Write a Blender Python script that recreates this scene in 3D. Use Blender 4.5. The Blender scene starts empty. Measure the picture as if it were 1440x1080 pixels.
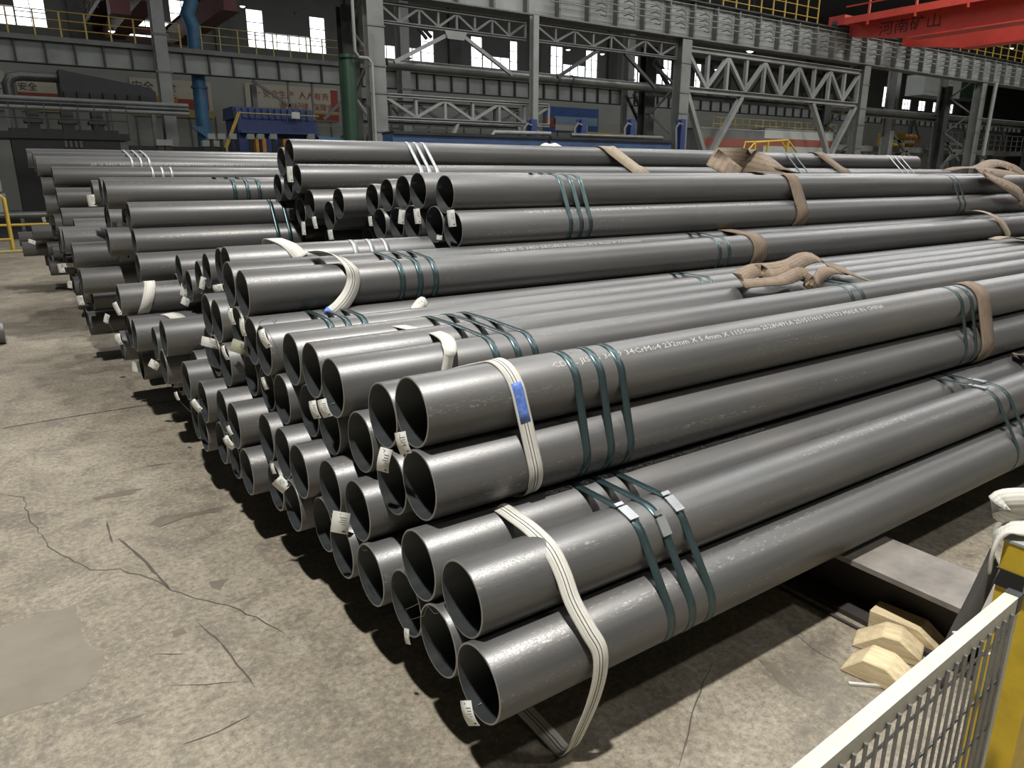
import bpy, bmesh, math, random
from mathutils import Vector, Matrix
random.seed(11)
SC = bpy.context.scene
COL = SC.collection
PI = math.pi

# ------------------------------------------------------------------ camera
FPX, YAW, PITCH = 1023.36, math.radians(55.417), math.radians(16.02)
CAM = Vector((-0.909, -1.490, 1.751))
FW = Vector((math.cos(YAW)*math.cos(PITCH), math.sin(YAW)*math.cos(PITCH), -math.sin(PITCH)))
RT = Vector((math.sin(YAW), -math.cos(YAW), 0))
UP = RT.cross(FW)
cd = bpy.data.cameras.new('camera'); cam = bpy.data.objects.new('camera', cd); COL.objects.link(cam)
cd.sensor_width = 36; cd.lens = FPX/1440*36; cd.clip_end = 400; cd.clip_start = 0.05
cam.matrix_world = Matrix((RT, UP, -FW)).transposed().to_4x4()
cam.location = CAM
SC.camera = cam

# ------------------------------------------------------------------ world, lights, exposure
w = bpy.data.worlds.new('hall_daylight'); SC.world = w; w.use_nodes = True
bg = w.node_tree.nodes['Background']; bg.inputs[0].default_value = (0.86, 0.93, 1.0, 1); bg.inputs[1].default_value = 0.6
SC.view_settings.view_transform = 'Standard'; SC.view_settings.look = 'None'
SC.view_settings.gamma = 1; SC.view_settings.use_curve_mapping = False
SC.view_settings.exposure = 0.12

def area(name, loc, sx, sy, power, color=(1, 1, 1), shape='RECTANGLE', target=None):
    d = bpy.data.lights.new(name, 'AREA'); d.shape = shape; d.size = sx
    if shape in ('RECTANGLE', 'ELLIPSE'): d.size_y = sy
    d.energy = power; d.color = color
    o = bpy.data.objects.new(name, d); COL.objects.link(o); o.location = loc
    if target is not None:
        o.rotation_euler = (Vector(target)-Vector(loc)).to_track_quat('-Z', 'Y').to_euler()
    return o
WARM = (1.0, 0.975, 0.94)
# high-bay lamps of the pipe bay, some added as fill, and the long roof lights of the hall
area('high_bay_or_fill', (-1.9, -1.3, 11.5), 0.5, 0.5, 1750, WARM, 'DISK')
for lx in (6, 14, 22, 32):
    area('high_bay_or_fill', (lx, -6.0, 11.5), 0.6, 0.6, 270, WARM, 'DISK')
for lx, pw in ((6, 300), (14, 300), (24, 520), (36, 650), (48, 650)):  # right-hand ones raised and the last added to brighten the background
    area('high_bay_or_fill', (lx, 9.5, 11.5), 0.6, 0.6, pw, WARM, 'DISK')
area('high_bay_or_fill', (3.0, 13.5, 11.5), 0.6, 0.6, 520, WARM, 'DISK')  # added fill that brightens the tops of the far left pile
area('roof_light', (25, 5, 15.6), 46, 5, 4200, (0.97, 0.99, 1.0))
area('roof_light', (42, 27, 15.6), 112, 4, 2400, (0.95, 0.98, 1.0))  # stretched to the right to lighten the dark background there
area('roof_light', (24, 41, 15.6), 90, 4, 800, (0.95, 0.98, 1.0))

# ------------------------------------------------------------------ measuring helpers (photo pixel -> point in the hall)
def ray(u, v): return RT*((u-720)/FPX) + UP*((540-v)/FPX) + FW
def at(u, v, y):
    d = ray(u, v); return CAM + d*((y-CAM.y)/d.y)
def atx(u, v, x):
    d = ray(u, v); return CAM + d*((x-CAM.x)/d.x)
def atz(u, v, z=0.0):
    d = ray(u, v); return CAM + d*((z-CAM.z)/d.z)

# ------------------------------------------------------------------ materials
def nodes(name):
    m = bpy.data.materials.new(name); m.use_nodes = True
    nt = m.node_tree; b = nt.nodes['Principled BSDF']
    return m, nt, b
def N(nt, t, **k):
    n = nt.nodes.new(t)
    for a, v in k.items():
        if hasattr(n, a): setattr(n, a, v)
        else: n.inputs[a].default_value = v
    return n
def ramp(nt, src, stops):
    r = nt.nodes.new('ShaderNodeValToRGB'); e = r.color_ramp.elements
    while len(e) < len(stops): e.new(0.5)
    for i, (p, c) in enumerate(stops):
        e[i].position = p; e[i].color = (c, c, c, 1) if isinstance(c, (int, float)) else (*c, 1)
    nt.links.new(src, r.inputs[0]); return r.outputs[0]
def coords(nt, scale=(1, 1, 1), kind='Object'):
    t = nt.nodes.new('ShaderNodeTexCoord'); mp = nt.nodes.new('ShaderNodeMapping')
    mp.inputs['Scale'].default_value = scale
    nt.links.new(t.outputs[kind], mp.inputs[0]); return mp.outputs[0]
def mix(nt, fac, a, b, mode='MIX'):
    m = nt.nodes.new('ShaderNodeMix'); m.data_type = 'RGBA'; m.blend_type = mode
    for s, v in ((m.inputs[0], fac), (m.inputs[6], a), (m.inputs[7], b)):
        if hasattr(v, 'is_linked') or hasattr(v, 'links'): nt.links.new(v, s)
        elif isinstance(v, (int, float)): s.default_value = v
        else: s.default_value = (*v, 1)
    return m.outputs[2]
def noise(nt, vec, scale, detail=4, rough=0.55, dist=0.0):
    n = N(nt, 'ShaderNodeTexNoise'); n.inputs['Scale'].default_value = scale; n.inputs['Detail'].default_value = detail
    n.inputs['Roughness'].default_value = rough; n.inputs['Distortion'].default_value = dist
    if vec is not None: nt.links.new(vec, n.inputs['Vector'])
    return n.outputs[0]
def bump(nt, b, h, strength=0.2, dist=0.01):
    n = nt.nodes.new('ShaderNodeBump'); n.inputs['Strength'].default_value = strength; n.inputs['Distance'].default_value = dist
    nt.links.new(h, n.inputs['Height']); nt.links.new(n.outputs[0], b.inputs['Normal'])

MATS = {}
def paint(name, col, rough=0.5, metal=0.0, dirt=0.35, scale=3.0, dark=None):
    m, nt, b = nodes(name)
    v = coords(nt)
    f = ramp(nt, noise(nt, v, scale, 6, 0.65), [(0.35, 0.0), (0.75, 1.0)])
    d = dark or tuple(c*(1-dirt) for c in col)
    nt.links.new(mix(nt, f, col, d), b.inputs['Base Color'])
    b.inputs['Roughness'].default_value = rough; b.inputs['Metallic'].default_value = metal
    MATS[name] = m; return m

def make_pipe_steel():
    m, nt, b = nodes('rolled_pipe_steel')
    oi = nt.nodes.new('ShaderNodeObjectInfo')
    v = coords(nt, (0.35, 9, 9)); v2 = coords(nt, (1.2, 3, 3)); v3 = coords(nt, (40, 140, 140))
    s1 = noise(nt, v, 2.0, 6, 0.6)
    base = mix(nt, ramp(nt, s1, [(0.3, 0.0), (0.7, 1.0)]), (0.112, 0.113, 0.111), (0.160, 0.160, 0.156))
    s2 = noise(nt, v2, 1.6, 4, 0.6)
    base = mix(nt, ramp(nt, s2, [(0.42, 0.0), (0.72, 0.55)]), base, (0.168, 0.157, 0.147))
    # each pipe a little lighter or darker than its neighbour
    mul = nt.nodes.new('ShaderNodeMapRange'); mul.inputs[3].default_value = 0.84; mul.inputs[4].default_value = 1.14
    nt.links.new(oi.outputs['Random'], mul.inputs[0])
    cmb = nt.nodes.new('ShaderNodeCombineColor')
    for k in range(3): nt.links.new(mul.outputs[0], cmb.inputs[k])
    base = mix(nt, 1.0, base, cmb.outputs[0], 'MULTIPLY')
    # pale rubbed scuffs in streaks along the pipe
    sc = noise(nt, v3, 1.0, 3, 0.7)
    st = noise(nt, coords(nt, (0.7, 26, 26)), 1.0, 2, 0.5)
    mm = nt.nodes.new('ShaderNodeMath'); mm.operation = 'MULTIPLY'
    nt.links.new(ramp(nt, sc, [(0.55, 0.0), (0.70, 0.8)]), mm.inputs[0])
    nt.links.new(ramp(nt, st, [(0.56, 0.0), (0.68, 1.0)]), mm.inputs[1])
    base = mix(nt, mm.outputs[0], base, (0.42, 0.41, 0.38))
    nt.links.new(base, b.inputs['Base Color'])
    b.inputs['Metallic'].default_value = 0.45
    gr = noise(nt, coords(nt, (150, 320, 320)), 1.0, 3, 0.7)
    rg = mix(nt, 0.5, ramp(nt, s1, [(0.3, 0.36), (0.75, 0.52)]), ramp(nt, gr, [(0.35, 0.26), (0.65, 0.62)]))
    nt.links.new(rg, b.inputs['Roughness'])
    bump(nt, b, noise(nt, coords(nt, (120, 260, 260)), 1.5, 3, 0.6), 0.12, 0.0006)
    MATS['pipe'] = m
    m2, nt, b = nodes('shaded_bore_steel')  # shade inside the pipes is put into this darker bore colour
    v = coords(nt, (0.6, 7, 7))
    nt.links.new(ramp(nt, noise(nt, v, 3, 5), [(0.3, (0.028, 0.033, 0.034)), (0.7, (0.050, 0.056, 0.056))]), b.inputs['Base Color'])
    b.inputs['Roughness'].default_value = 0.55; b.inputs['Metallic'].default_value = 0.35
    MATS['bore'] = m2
    m3, nt, b = nodes('cut_pipe_rim')
    b.inputs['Base Color'].default_value = (0.33, 0.33, 0.31, 1); b.inputs['Metallic'].default_value = 0.6; b.inputs['Roughness'].default_value = 0.4
    MATS['rim'] = m3
make_pipe_steel()

def make_concrete():
    m, nt, b = nodes('worn_concrete')
    v = coords(nt)
    big = noise(nt, v, 0.5, 5, 0.6, 0.5); mid = noise(nt, v, 3.2, 9, 0.72, 0.8); fine = noise(nt, v, 38, 7, 0.75); spk = noise(nt, v, 120, 3, 0.7)
    c = mix(nt, ramp(nt, big, [(0.34, 0.0), (0.66, 1.0)]), (0.207, 0.178, 0.130), (0.308, 0.270, 0.200))
    c = mix(nt, ramp(nt, mid, [(0.38, 0.75), (0.50, 0.0)]), c, (0.140, 0.122, 0.096))
    c = mix(nt, ramp(nt, mid, [(0.52, 0.0), (0.66, 0.6)]), c, (0.375, 0.340, 0.275))
    c = mix(nt, ramp(nt, fine, [(0.36, 0.75), (0.50, 0.0)]), c, (0.110, 0.096, 0.076))
    c = mix(nt, ramp(nt, fine, [(0.52, 0.0), (0.68, 0.55)]), c, (0.430, 0.392, 0.320))
    c = mix(nt, ramp(nt, spk, [(0.30, 0.6), (0.42, 0.0)]), c, (0.085, 0.075, 0.060))
    # scabbed patches where the skin of the slab has flaked
    fl = noise(nt, coords(nt, (7, 5, 5)), 1.5, 8, 0.78, 1.6)
    c = mix(nt, ramp(nt, fl, [(0.535, 0.0), (0.56, 0.38), (0.60, 0.0)]), c, (0.10, 0.088, 0.070))
    sp = noise(nt, v, 1.1, 3, 0.5)
    c = mix(nt, ramp(nt, sp, [(0.64, 0.0), (0.80, 0.75)]), c, (0.095, 0.083, 0.068))
    nt.links.new(c, b.inputs['Base Color'])
    nt.links.new(ramp(nt, mid, [(0.3, 0.6), (0.7, 0.85)]), b.inputs['Roughness'])
    add = nt.nodes.new('ShaderNodeMath'); add.operation = 'ADD'
    nt.links.new(fl, add.inputs[0]); nt.links.new(fine, add.inputs[1])
    bump(nt, b, add.outputs[0], 0.3, 0.005)
    MATS['concrete'] = m
make_concrete()

def make_web(name, a, c, stripe):
    m, nt, b = nodes(name)
    v = coords(nt, (1, 1, 1), 'UV')
    wv = N(nt, 'ShaderNodeTexWave'); wv.inputs['Scale'].default_value = 1.6; wv.inputs['Distortion'].default_value = 0.4; wv.bands_direction = 'X'
    nt.links.new(v, wv.inputs[0])
    col = mix(nt, ramp(nt, wv.outputs[1], [(0.0, 0.0), (0.55, 1.0)]), c, a)
    col = mix(nt, ramp(nt, noise(nt, coords(nt), 18, 5, 0.7), [(0.45, 0.0), (0.8, 0.6)]), col, stripe)
    nt.links.new(col, b.inputs['Base Color']); b.inputs['Roughness'].default_value = 0.85
    bump(nt, b, wv.outputs[1], 0.18, 0.002)
    MATS[name] = m
make_web('white_webbing', (0.64, 0.62, 0.555), (0.53, 0.51, 0.45), (0.45, 0.43, 0.37))
make_web('brown_webbing', (0.23, 0.170, 0.118), (0.175, 0.126, 0.085), (0.075, 0.056, 0.041))
make_web('tan_webbing', (0.40, 0.325, 0.235), (0.30, 0.235, 0.165), (0.18, 0.14, 0.10))

paint('band_teal', (0.072, 0.115, 0.12), 0.34, 0.7, 0.3, 8)
paint('band_silver', (0.44, 0.46, 0.46), 0.45, 0.7, 0.25, 20)
paint('tag_paper', (0.80, 0.80, 0.74), 0.7, 0, 0.08, 12)
paint('tag_olive', (0.42, 0.42, 0.31), 0.7, 0, 0.1, 12)
paint('ink', (0.03, 0.03, 0.035), 0.7)
paint('paint_white_print', (0.50, 0.49, 0.46), 0.8, 0, 0.35, 60)
paint('wire', (0.30, 0.29, 0.26), 0.4, 0.8)
paint('label_blue', (0.045, 0.13, 0.52), 0.6, 0, 0.5, 60, (0.22, 0.33, 0.62))
paint('steel_grey', (0.15, 0.156, 0.147), 0.55, 0.1, 0.45, 1.5)
paint('steel_light', (0.25, 0.26, 0.247), 0.5, 0.1, 0.35, 1.2)
paint('column_paint', (0.185, 0.195, 0.183), 0.55, 0.1, 0.35, 1.5)
paint('steel_dark', (0.05, 0.053, 0.052), 0.6, 0.1, 0.5, 2)
paint('girder_panel', (0.31, 0.323, 0.305), 0.6, 0.0, 0.35, 0.8)
paint('machine_black', (0.02, 0.021, 0.024), 0.5, 0.1, 0.5, 2)
paint('duct_grey', (0.15, 0.155, 0.145), 0.4, 0.5, 0.5, 1.2)
paint('safety_yellow', (0.50, 0.34, 0.04), 0.45, 0, 0.35, 6)
paint('post_yellow', (0.66, 0.46, 0.03), 0.5, 0, 0.35, 9)
paint('crane_red', (0.56, 0.06, 0.04), 0.45, 0, 0.3, 1.0)
paint('crane_maroon', (0.14, 0.035, 0.035), 0.55, 0, 0.4, 1.0)
paint('beam_rust', (0.055, 0.045, 0.040), 0.6, 0.2, 0.4, 5)
paint('beam_top', (0.25, 0.225, 0.195), 0.75, 0.05, 0.5, 6)
paint('blue_machine', (0.025, 0.045, 0.16), 0.5, 0, 0.4, 1.5)
paint('blue_beam', (0.035, 0.075, 0.17), 0.5, 0, 0.5, 1.5)
paint('blue_duct', (0.045, 0.155, 0.28), 0.45, 0, 0.35, 1.2)
paint('green_pipe', (0.018, 0.05, 0.028), 0.4, 0, 0.4, 1.0)
paint('orange', (0.50, 0.22, 0.03), 0.5, 0, 0.3, 3)
paint('wall_grey', (0.25, 0.25, 0.232), 0.8, 0, 0.3, 0.15)
paint('wall_pale', (0.34, 0.34, 0.31), 0.8, 0, 0.25, 0.2)
paint('roof_dark', (0.10, 0.10, 0.095), 0.9)
paint('fence_frame', (0.50, 0.50, 0.43), 0.5, 0.1, 0.2, 25)
paint('fence_wire', (0.24, 0.24, 0.225), 0.45, 0.4, 0.3, 25)
paint('rubber_black', (0.012, 0.012, 0.013), 0.5)
paint('banner_cream', (0.50, 0.46, 0.37), 0.8, 0, 0.15, 0.6)
paint('banner_red', (0.30, 0.07, 0.045), 0.8, 0, 0.3, 1)
paint('banner_yellow', (0.42, 0.34, 0.12), 0.8, 0, 0.3, 1)
paint('banner_orange', (0.50, 0.24, 0.07), 0.8, 0, 0.3, 1)
paint('banner_blue', (0.05, 0.10, 0.28), 0.8, 0, 0.3, 1)
paint('banner_sky', (0.22, 0.33, 0.42), 0.8, 0, 0.25, 1)
paint('barrier_grey', (0.36, 0.38, 0.36), 0.6, 0, 0.15, 1)
paint('barrier_red', (0.24, 0.075, 0.05), 0.6, 0, 0.2, 1)
paint('mortar_patch', (0.215, 0.187, 0.145), 0.75, 0, 0.25, 5)
paint('oil_stain', (0.165, 0.141, 0.104), 0.7, 0, 0.35, 9)
paint('crack_dark', (0.095, 0.083, 0.067), 0.95, 0, 0.3, 10)
paint('strap_dark', (0.085, 0.075, 0.065), 0.8, 0, 0.4, 12)
paint('board_white', (0.60, 0.60, 0.55), 0.6, 0, 0.2, 3)

def make_wood():
    m, nt, b = nodes('sawn_timber')
    v = coords(nt, (3, 22, 22))
    c = ramp(nt, noise(nt, v, 2.2, 6, 0.6, 1.0), [(0.3, (0.46, 0.36, 0.21)), (0.55, (0.66, 0.54, 0.33)), (0.75, (0.74, 0.63, 0.42))])
    c = mix(nt, ramp(nt, noise(nt, coords(nt), 7, 4), [(0.55, 0.0), (0.8, 0.5)]), c, (0.30, 0.215, 0.125))
    nt.links.new(c, b.inputs['Base Color']); b.inputs['Roughness'].default_value = 0.8
    MATS['wood'] = m
make_wood()
def emit(name, col, s):
    m = bpy.data.materials.new(name); m.use_nodes = True; nt = m.node_tree; nt.nodes.clear()
    e = nt.nodes.new('ShaderNodeEmission'); o = nt.nodes.new('ShaderNodeOutputMaterial')
    e.inputs[0].default_value = (*col, 1); e.inputs[1].default_value = s; nt.links.new(e.outputs[0], o.inputs[0]); MATS[name] = m
emit('daylit_glass', (0.93, 0.97, 1.0), 2.6)
emit('lamp_glow', (1.0, 0.98, 0.92), 6.0)

# ------------------------------------------------------------------ mesh helpers
class MB:
    def __init__(s): s.v = []; s.f = []; s.m = []; s.sm = []; s.uv = {}
    def add(s, vs, fs, mi=0, smooth=False):
        o = len(s.v); s.v += [tuple(p) for p in vs]
        for f in fs: s.f.append(tuple(i+o for i in f)); s.m.append(mi); s.sm.append(smooth)
        return s
    def box(s, a, b, mi=0):
        x0, x1 = sorted((a[0], b[0])); y0, y1 = sorted((a[1], b[1])); z0, z1 = sorted((a[2], b[2]))
        return s.add([(x0, y0, z0), (x1, y0, z0), (x1, y1, z0), (x0, y1, z0), (x0, y0, z1), (x1, y0, z1), (x1, y1, z1), (x0, y1, z1)],
                     [(0, 3, 2, 1), (4, 5, 6, 7), (0, 1, 5, 4), (1, 2, 6, 5), (2, 3, 7, 6), (3, 0, 4, 7)], mi)
    def bar(s, p, q, wd, dp, side=(0, 1, 0), mi=0):
        """square bar from p to q; wd across (in plane), dp along 'side'"""
        p, q = Vector(p), Vector(q); t = (q-p).normalized(); sd = Vector(side); sd = (sd - t*sd.dot(t)).normalized(); up = t.cross(sd)
        vs = []
        for c in (p, q):
            for a, b2 in ((-1, -1), (1, -1), (1, 1), (-1, 1)): vs.append(c + up*(a*wd/2) + sd*(b2*dp/2))
        return s.add(vs, [(0, 1, 2, 3), (7, 6, 5, 4), (0, 4, 5, 1), (1, 5, 6, 2), (2, 6, 7, 3), (3, 7, 4, 0)], mi)
    def ibar(s, p, q, wd, dp, side=(0, 1, 0), th=0.03, mi=0):
        """I section: two flanges (width dp along side) and a web"""
        p, q = Vector(p), Vector(q); t = (q-p).normalized(); sd = Vector(side); sd = (sd - t*sd.dot(t)).normalized(); up = t.cross(sd)
        for k in (-1, 1):
            o = up*(k*(wd/2-th/2)); s.bar(p+o, q+o, th, dp, side, mi)
        return s.bar(p, q, wd-2*th, th, side, mi)
    def tube(s, pts, r, n=8, mi=0, caps=True):
        pts = [Vector(p) for p in pts]; rings = []
        prev = None
        for i, p in enumerate(pts):
            t = (pts[min(i+1, len(pts)-1)] - pts[max(i-1, 0)]).normalized()
            ref = prev if prev is not None else (Vector((0, 0, 1)) if abs(t.z) < 0.9 else Vector((1, 0, 0)))
            a = (ref - t*ref.dot(t)).normalized(); b = t.cross(a); prev = a
            rr = r[i] if isinstance(r, (list, tuple)) else r
            rings.append([p + a*(rr*math.cos(2*PI*k/n)) + b*(rr*math.sin(2*PI*k/n)) for k in range(n)])
        vs = [q for g in rings for q in g]; fs = []
        for i in range(len(rings)-1):
            for k in range(n): fs.append((i*n+k, i*n+(k+1) % n, (i+1)*n+(k+1) % n, (i+1)*n+k))
        s.add(vs, fs, mi, True)
        if caps:
            s.add(rings[0], [tuple(range(n-1, -1, -1))], mi); s.add(rings[-1], [tuple(range(n))], mi)
        return s
    def prism(s, poly, axis, a, b, mi=0):
        """polygon given as 2D points, pushed along axis 0/1/2 from a to b"""
        n = len(poly)
        def P(p, c):
            q = list(p); q.insert(axis, c); return tuple(q)
        vs = [P(p, a) for p in poly] + [P(p, b) for p in poly]
        fs = [tuple(range(n-1, -1, -1)), tuple(range(n, 2*n))] + [(i, (i+1) % n, n+(i+1) % n, n+i) for i in range(n)]
        return s.add(vs, fs, mi)
    def ribbon(s, pts, width, side=(1, 0, 0), th=0.003, closed=False, mi=0, outward=None):
        """flat belt along pts; side = across direction (one vector or one per point)"""
        pts = [Vector(p) for p in pts]; n = len(pts); vs = []; L = 0; uvs = []
        for i, p in enumerate(pts):
            if closed: t = (pts[(i+1) % n] - pts[i-1])
            else: t = pts[min(i+1, n-1)] - pts[max(i-1, 0)]
            t.normalize()
            sd = Vector(side[i]) if isinstance(side, list) else Vector(side)
            sd = (sd - t*sd.dot(t)).normalized(); nm = t.cross(sd)
            wd = width[i] if isinstance(width, list) else width
            vs += [p - sd*wd/2 - nm*th/2, p + sd*wd/2 - nm*th/2, p + sd*wd/2 + nm*th/2, p - sd*wd/2 + nm*th/2]
            if i: L += (pts[i]-pts[i-1]).length
            uvs.append(L)
        base = len(s.v); fs = []
        m = n if closed else n-1
        for i in range(m):
            j = (i+1) % n
            for a, b in ((0, 1), (1, 2), (2, 3), (3, 0)): fs.append((i*4+a, i*4+b, j*4+b, j*4+a))
        if not closed: fs += [(3, 2, 1, 0), ((n-1)*4, (n-1)*4+1, (n-1)*4+2, (n-1)*4+3)]
        s.add(vs, fs, mi, True)
        for i in range(n):
            for k in range(4): s.uv[base+i*4+k] = ((0.0, 1.0, 1.0, 0.0)[k], uvs[i]*8)
        return s
    def mesh(s, name, mats):
        me = bpy.data.meshes.new(name); me.from_pydata(s.v, [], s.f)
        for mt in (mats if isinstance(mats, (list, tuple)) else [mats]): me.materials.append(MATS[mt])
        me.polygons.foreach_set('material_index', s.m); me.polygons.foreach_set('use_smooth', s.sm)
        if s.uv:
            ul = me.uv_layers.new(name='UVMap')
            for lp in me.loops: ul.data[lp.index].uv = s.uv.get(lp.vertex_index, (0, 0))
        me.update(); return me
    def build(s, name, mats, parent=None, loc=None):
        o = bpy.data.objects.new(name, s.mesh(name, mats)); COL.objects.link(o)
        if loc is not None: o.location = loc
        if parent is not None: o.parent = parent
        return o
def tag(o, label, cat, group=None):
    o['label'] = label; o['category'] = cat
    if group: o['group'] = group
    return o
def struct(o): o['kind'] = 'structure'; return o
def empty(name, loc=(0, 0, 0)):
    o = bpy.data.objects.new(name, None); COL.objects.link(o); o.location = loc; o.empty_display_size = 0.1; return o
def text_mesh(body, size, res=2):
    c = bpy.data.curves.new('lettering', 'FONT'); c.body = body; c.size = size; c.resolution_u = res
    o = bpy.data.objects.new('lettering', c); COL.objects.link(o)
    dg = bpy.context.evaluated_depsgraph_get(); dg.update()
    me = o.evaluated_get(dg).to_mesh()
    vs = [tuple(v.co) for v in me.vertices]; fs = [tuple(p.vertices) for p in me.polygons]
    o.evaluated_get(dg).to_mesh_clear(); bpy.data.objects.remove(o); bpy.data.curves.remove(c)
    return vs, fs

# ================================================================== THE HALL
def crack(name, pix, wd, jitter=0.0, parent=None, z=0.0012):
    pts = []
    P = [atz(*p) for p in pix]
    for a, b in zip(P, P[1:]):
        n = max(1, int((b-a).length/0.05)) if jitter else 1
        for k in range(n):
            q = a.lerp(b, k/n); pts.append(Vector((q.x+random.uniform(-jitter, jitter), q.y+random.uniform(-jitter, jitter), z)))
    pts.append(Vector((P[-1].x, P[-1].y, z)))
    m = MB(); vs = []; n = len(pts)
    for i, p in enumerate(pts):
        t = (pts[min(i+1, n-1)]-pts[max(i-1, 0)]).normalized(); s = Vector((-t.y, t.x, 0))*wd*random.uniform(0.18, 0.5)*(0.25 if i in (0, n-1) else 1)
        vs += [p-s, p+s]
    m.add(vs, [(2*i, 2*i+1, 2*i+3, 2*i+2) for i in range(n-1)])
    return m.build(name, 'crack_dark', parent)

floor = struct(MB().add([(-40, -14, 0), (150, -14, 0), (150, 56, 0), (-40, 56, 0)], [(0, 1, 2, 3)]).build('floor', 'concrete'))
def patch(name, mat, pix, z, rough=0.012):
    P = [atz(*p) for p in pix]; out = []
    for a, b in zip(P, P[1:]+P[:1]):
        n = max(1, int((b-a).length/0.035))
        for k in range(n):
            q = a.lerp(b, k/n); out.append((q.x+random.uniform(-rough, rough), q.y+random.uniform(-rough, rough), z))
    cx_ = sum(p[0] for p in out)/len(out); cy_ = sum(p[1] for p in out)/len(out); n = len(out)
    return MB().add(out+[(cx_, cy_, z)], [(i, (i+1) % n, n) for i in range(n)]).build(name, mat, floor)
D3 = lambda pts: [(x/1.837, 562+y/1.837) for x, y in pts]
patch('mortar_patch', 'mortar_patch', D3([(-60, 610), (60, 570), (120, 548), (190, 532), (214, 575), (216, 620), (240, 645), (262, 655), (266, 690), (240, 705), (212, 745), (150, 775), (60, 800), (-60, 845)]), 0.0008)
for pts in ([(385, 322), (420, 300), (470, 296), (540, 284), (600, 272), (560, 290), (480, 306), (410, 330)], [(240, 252), (330, 234), (375, 228), (340, 246), (250, 260)], [(60, 298), (120, 290), (90, 304)],
            [(295, 838), (340, 822), (378, 812), (340, 832), (300, 846)], [(440, 598), (470, 592), (486, 604), (455, 612)], [(545, 470), (590, 462), (570, 490), (548, 486)]):
    patch('oil_stain', 'oil_stain', D3(pts), 0.0010, 0.008)
patch('oil_stain', 'oil_stain', [(1065, 925), (1090, 935), (1112, 958), (1135, 985), (1118, 978), (1085, 950)], 0.0010, 0.010)
C = lambda pts: [(x/1.8, 480+y/1.8) for x, y in pts]
crack('crack', C([(0, 385), (60, 395), (70, 440), (105, 490), (120, 520), (160, 540), (230, 580), (300, 578), (380, 600), (430, 630), (520, 660), (580, 670), (650, 700), (720, 740)]), 0.008, 0.008, floor)
crack('crack', [(1108, 884), (1124, 897), (1141, 911), (1157, 921), (1180, 932)], 0.006, 0.004, floor)
crack('crack', [(1000, 930), (988, 960), (972, 1015), (955, 1078)], 0.006, 0.006, floor)
crack('joint', [(0, 603), (120, 583), (262, 561)], 0.034, 0.002, floor)
for pp, wd in ((C([(300, 500), (370, 560), (430, 628)]), 0.016), (C([(500, 710), (560, 765), (645, 875)]), 0.010), (C([(270, 455), (285, 512)]), 0.012),
               (C([(290, 968), (365, 945)]), 0.016), (C([(430, 872), (520, 870), (605, 862)]), 0.006), (C([(465, 1020), (550, 990), (632, 948)]), 0.007),
               (C([(350, 320), (437, 308)]), 0.014), (C([(390, 792), (470, 792)]), 0.006)):
    crack('scratch', pp, wd, 0.003, floor)
MB().box((-40, -14, 16), (150, 56, 16.2)).build('ceiling', 'roof_dark')['kind'] = 'structure'
struct(MB().box((-40, -14.2, 0), (150, -14, 16)).build('wall_front', 'wall_grey'))
struct(MB().box((-40.2, -14, 0), (-40, 56, 16)).build('wall_left', 'wall_grey'))
struct(MB().box((150, -14, 0), (150.2, 56, 16)).build('wall_right', 'wall_grey'))

# back wall with its strip of factory windows
WY = 52.0
def wx(u, v): return at(u, v, WY).x
Z0, ZM, ZT = 9.97, 10.98, 12.3
WINS = []   # x0, x1, z0, z1
for a, b in ((14.65, 15.75), (18.95, 20.05), (27.6, 28.7), (32.05, 33.1), (35.8, 36.55), (40.0, 41.3), (43.9, 45.25), (48.6, 50.2), (9.95, 11.4), (1.7, 3.2),
             (92.0, 95.0), (53.5, 54.8), (57.5, 58.8)):
    WINS.append((a, b, Z0, ZT))
for a, b in ((15.8, 18.9), (24.0, 27.55), (33.15, 35.75), (41.35, 43.85), (7.0, 9.9), (-1.6, 1.65), (50.25, 53.45)):
    WINS.append((a, b, Z0, ZM))
for a, b in ((96.7, 98.7), (100.7, 102.4), (104.4, 106.6), (108.0, 109.9)): WINS.append((a, b, 9.9, 11.1))
WINS.sort()
wall = MB()
wall.box((-40, WY, 0), (150, WY+0.25, 9.9)); wall.box((-40, WY, ZT), (150, WY+0.25, 16))
x = -40.0
for a, b, z0, z1 in WINS:
    if a > x: wall.box((x, WY, 9.9), (a, WY+0.25, ZT))
    if z0 > 9.9: wall.box((a, WY, 9.9), (b, WY+0.25, z0))
    if z1 < ZT: wall.box((a, WY, z1), (b, WY+0.25, ZT))
    x = b
wall.box((x, WY, 9.9), (150, WY+0.25, ZT))
wb = struct(wall.build('wall_back', 'wall_grey'))
for i, (a, b, z0, z1) in enumerate(WINS):
    fr = MB(); t = 0.035
    nx = max(1, round((b-a)/0.75)); nz = max(1, round((z1-z0)/0.75))
    for k in range(nx+1):
        xx = a+(b-a)*k/nx; fr.box((xx-t/2, WY+0.02, z0), (xx+t/2, WY+0.10, z1))
    for k in range(nz+1):
        zz = z0+(z1-z0)*k/nz; fr.box((a, WY+0.02, zz-t/2), (b, WY+0.10, zz+t/2))
    wo = struct(fr.build('window_%d' % (i+1), 'steel_dark'))
    for kx in range(nx):
        for kz in range(nz):
            x0, x1 = a+(b-a)*kx/nx, a+(b-a)*(kx+1)/nx; zz0, zz1 = z0+(z1-z0)*kz/nz, z0+(z1-z0)*(kz+1)/nz
            MB().box((x0+.02, WY+0.12, zz0+.02), (x1-.02, WY+0.14, zz1-.02)).build('pane', 'daylit_glass', wo)
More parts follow.
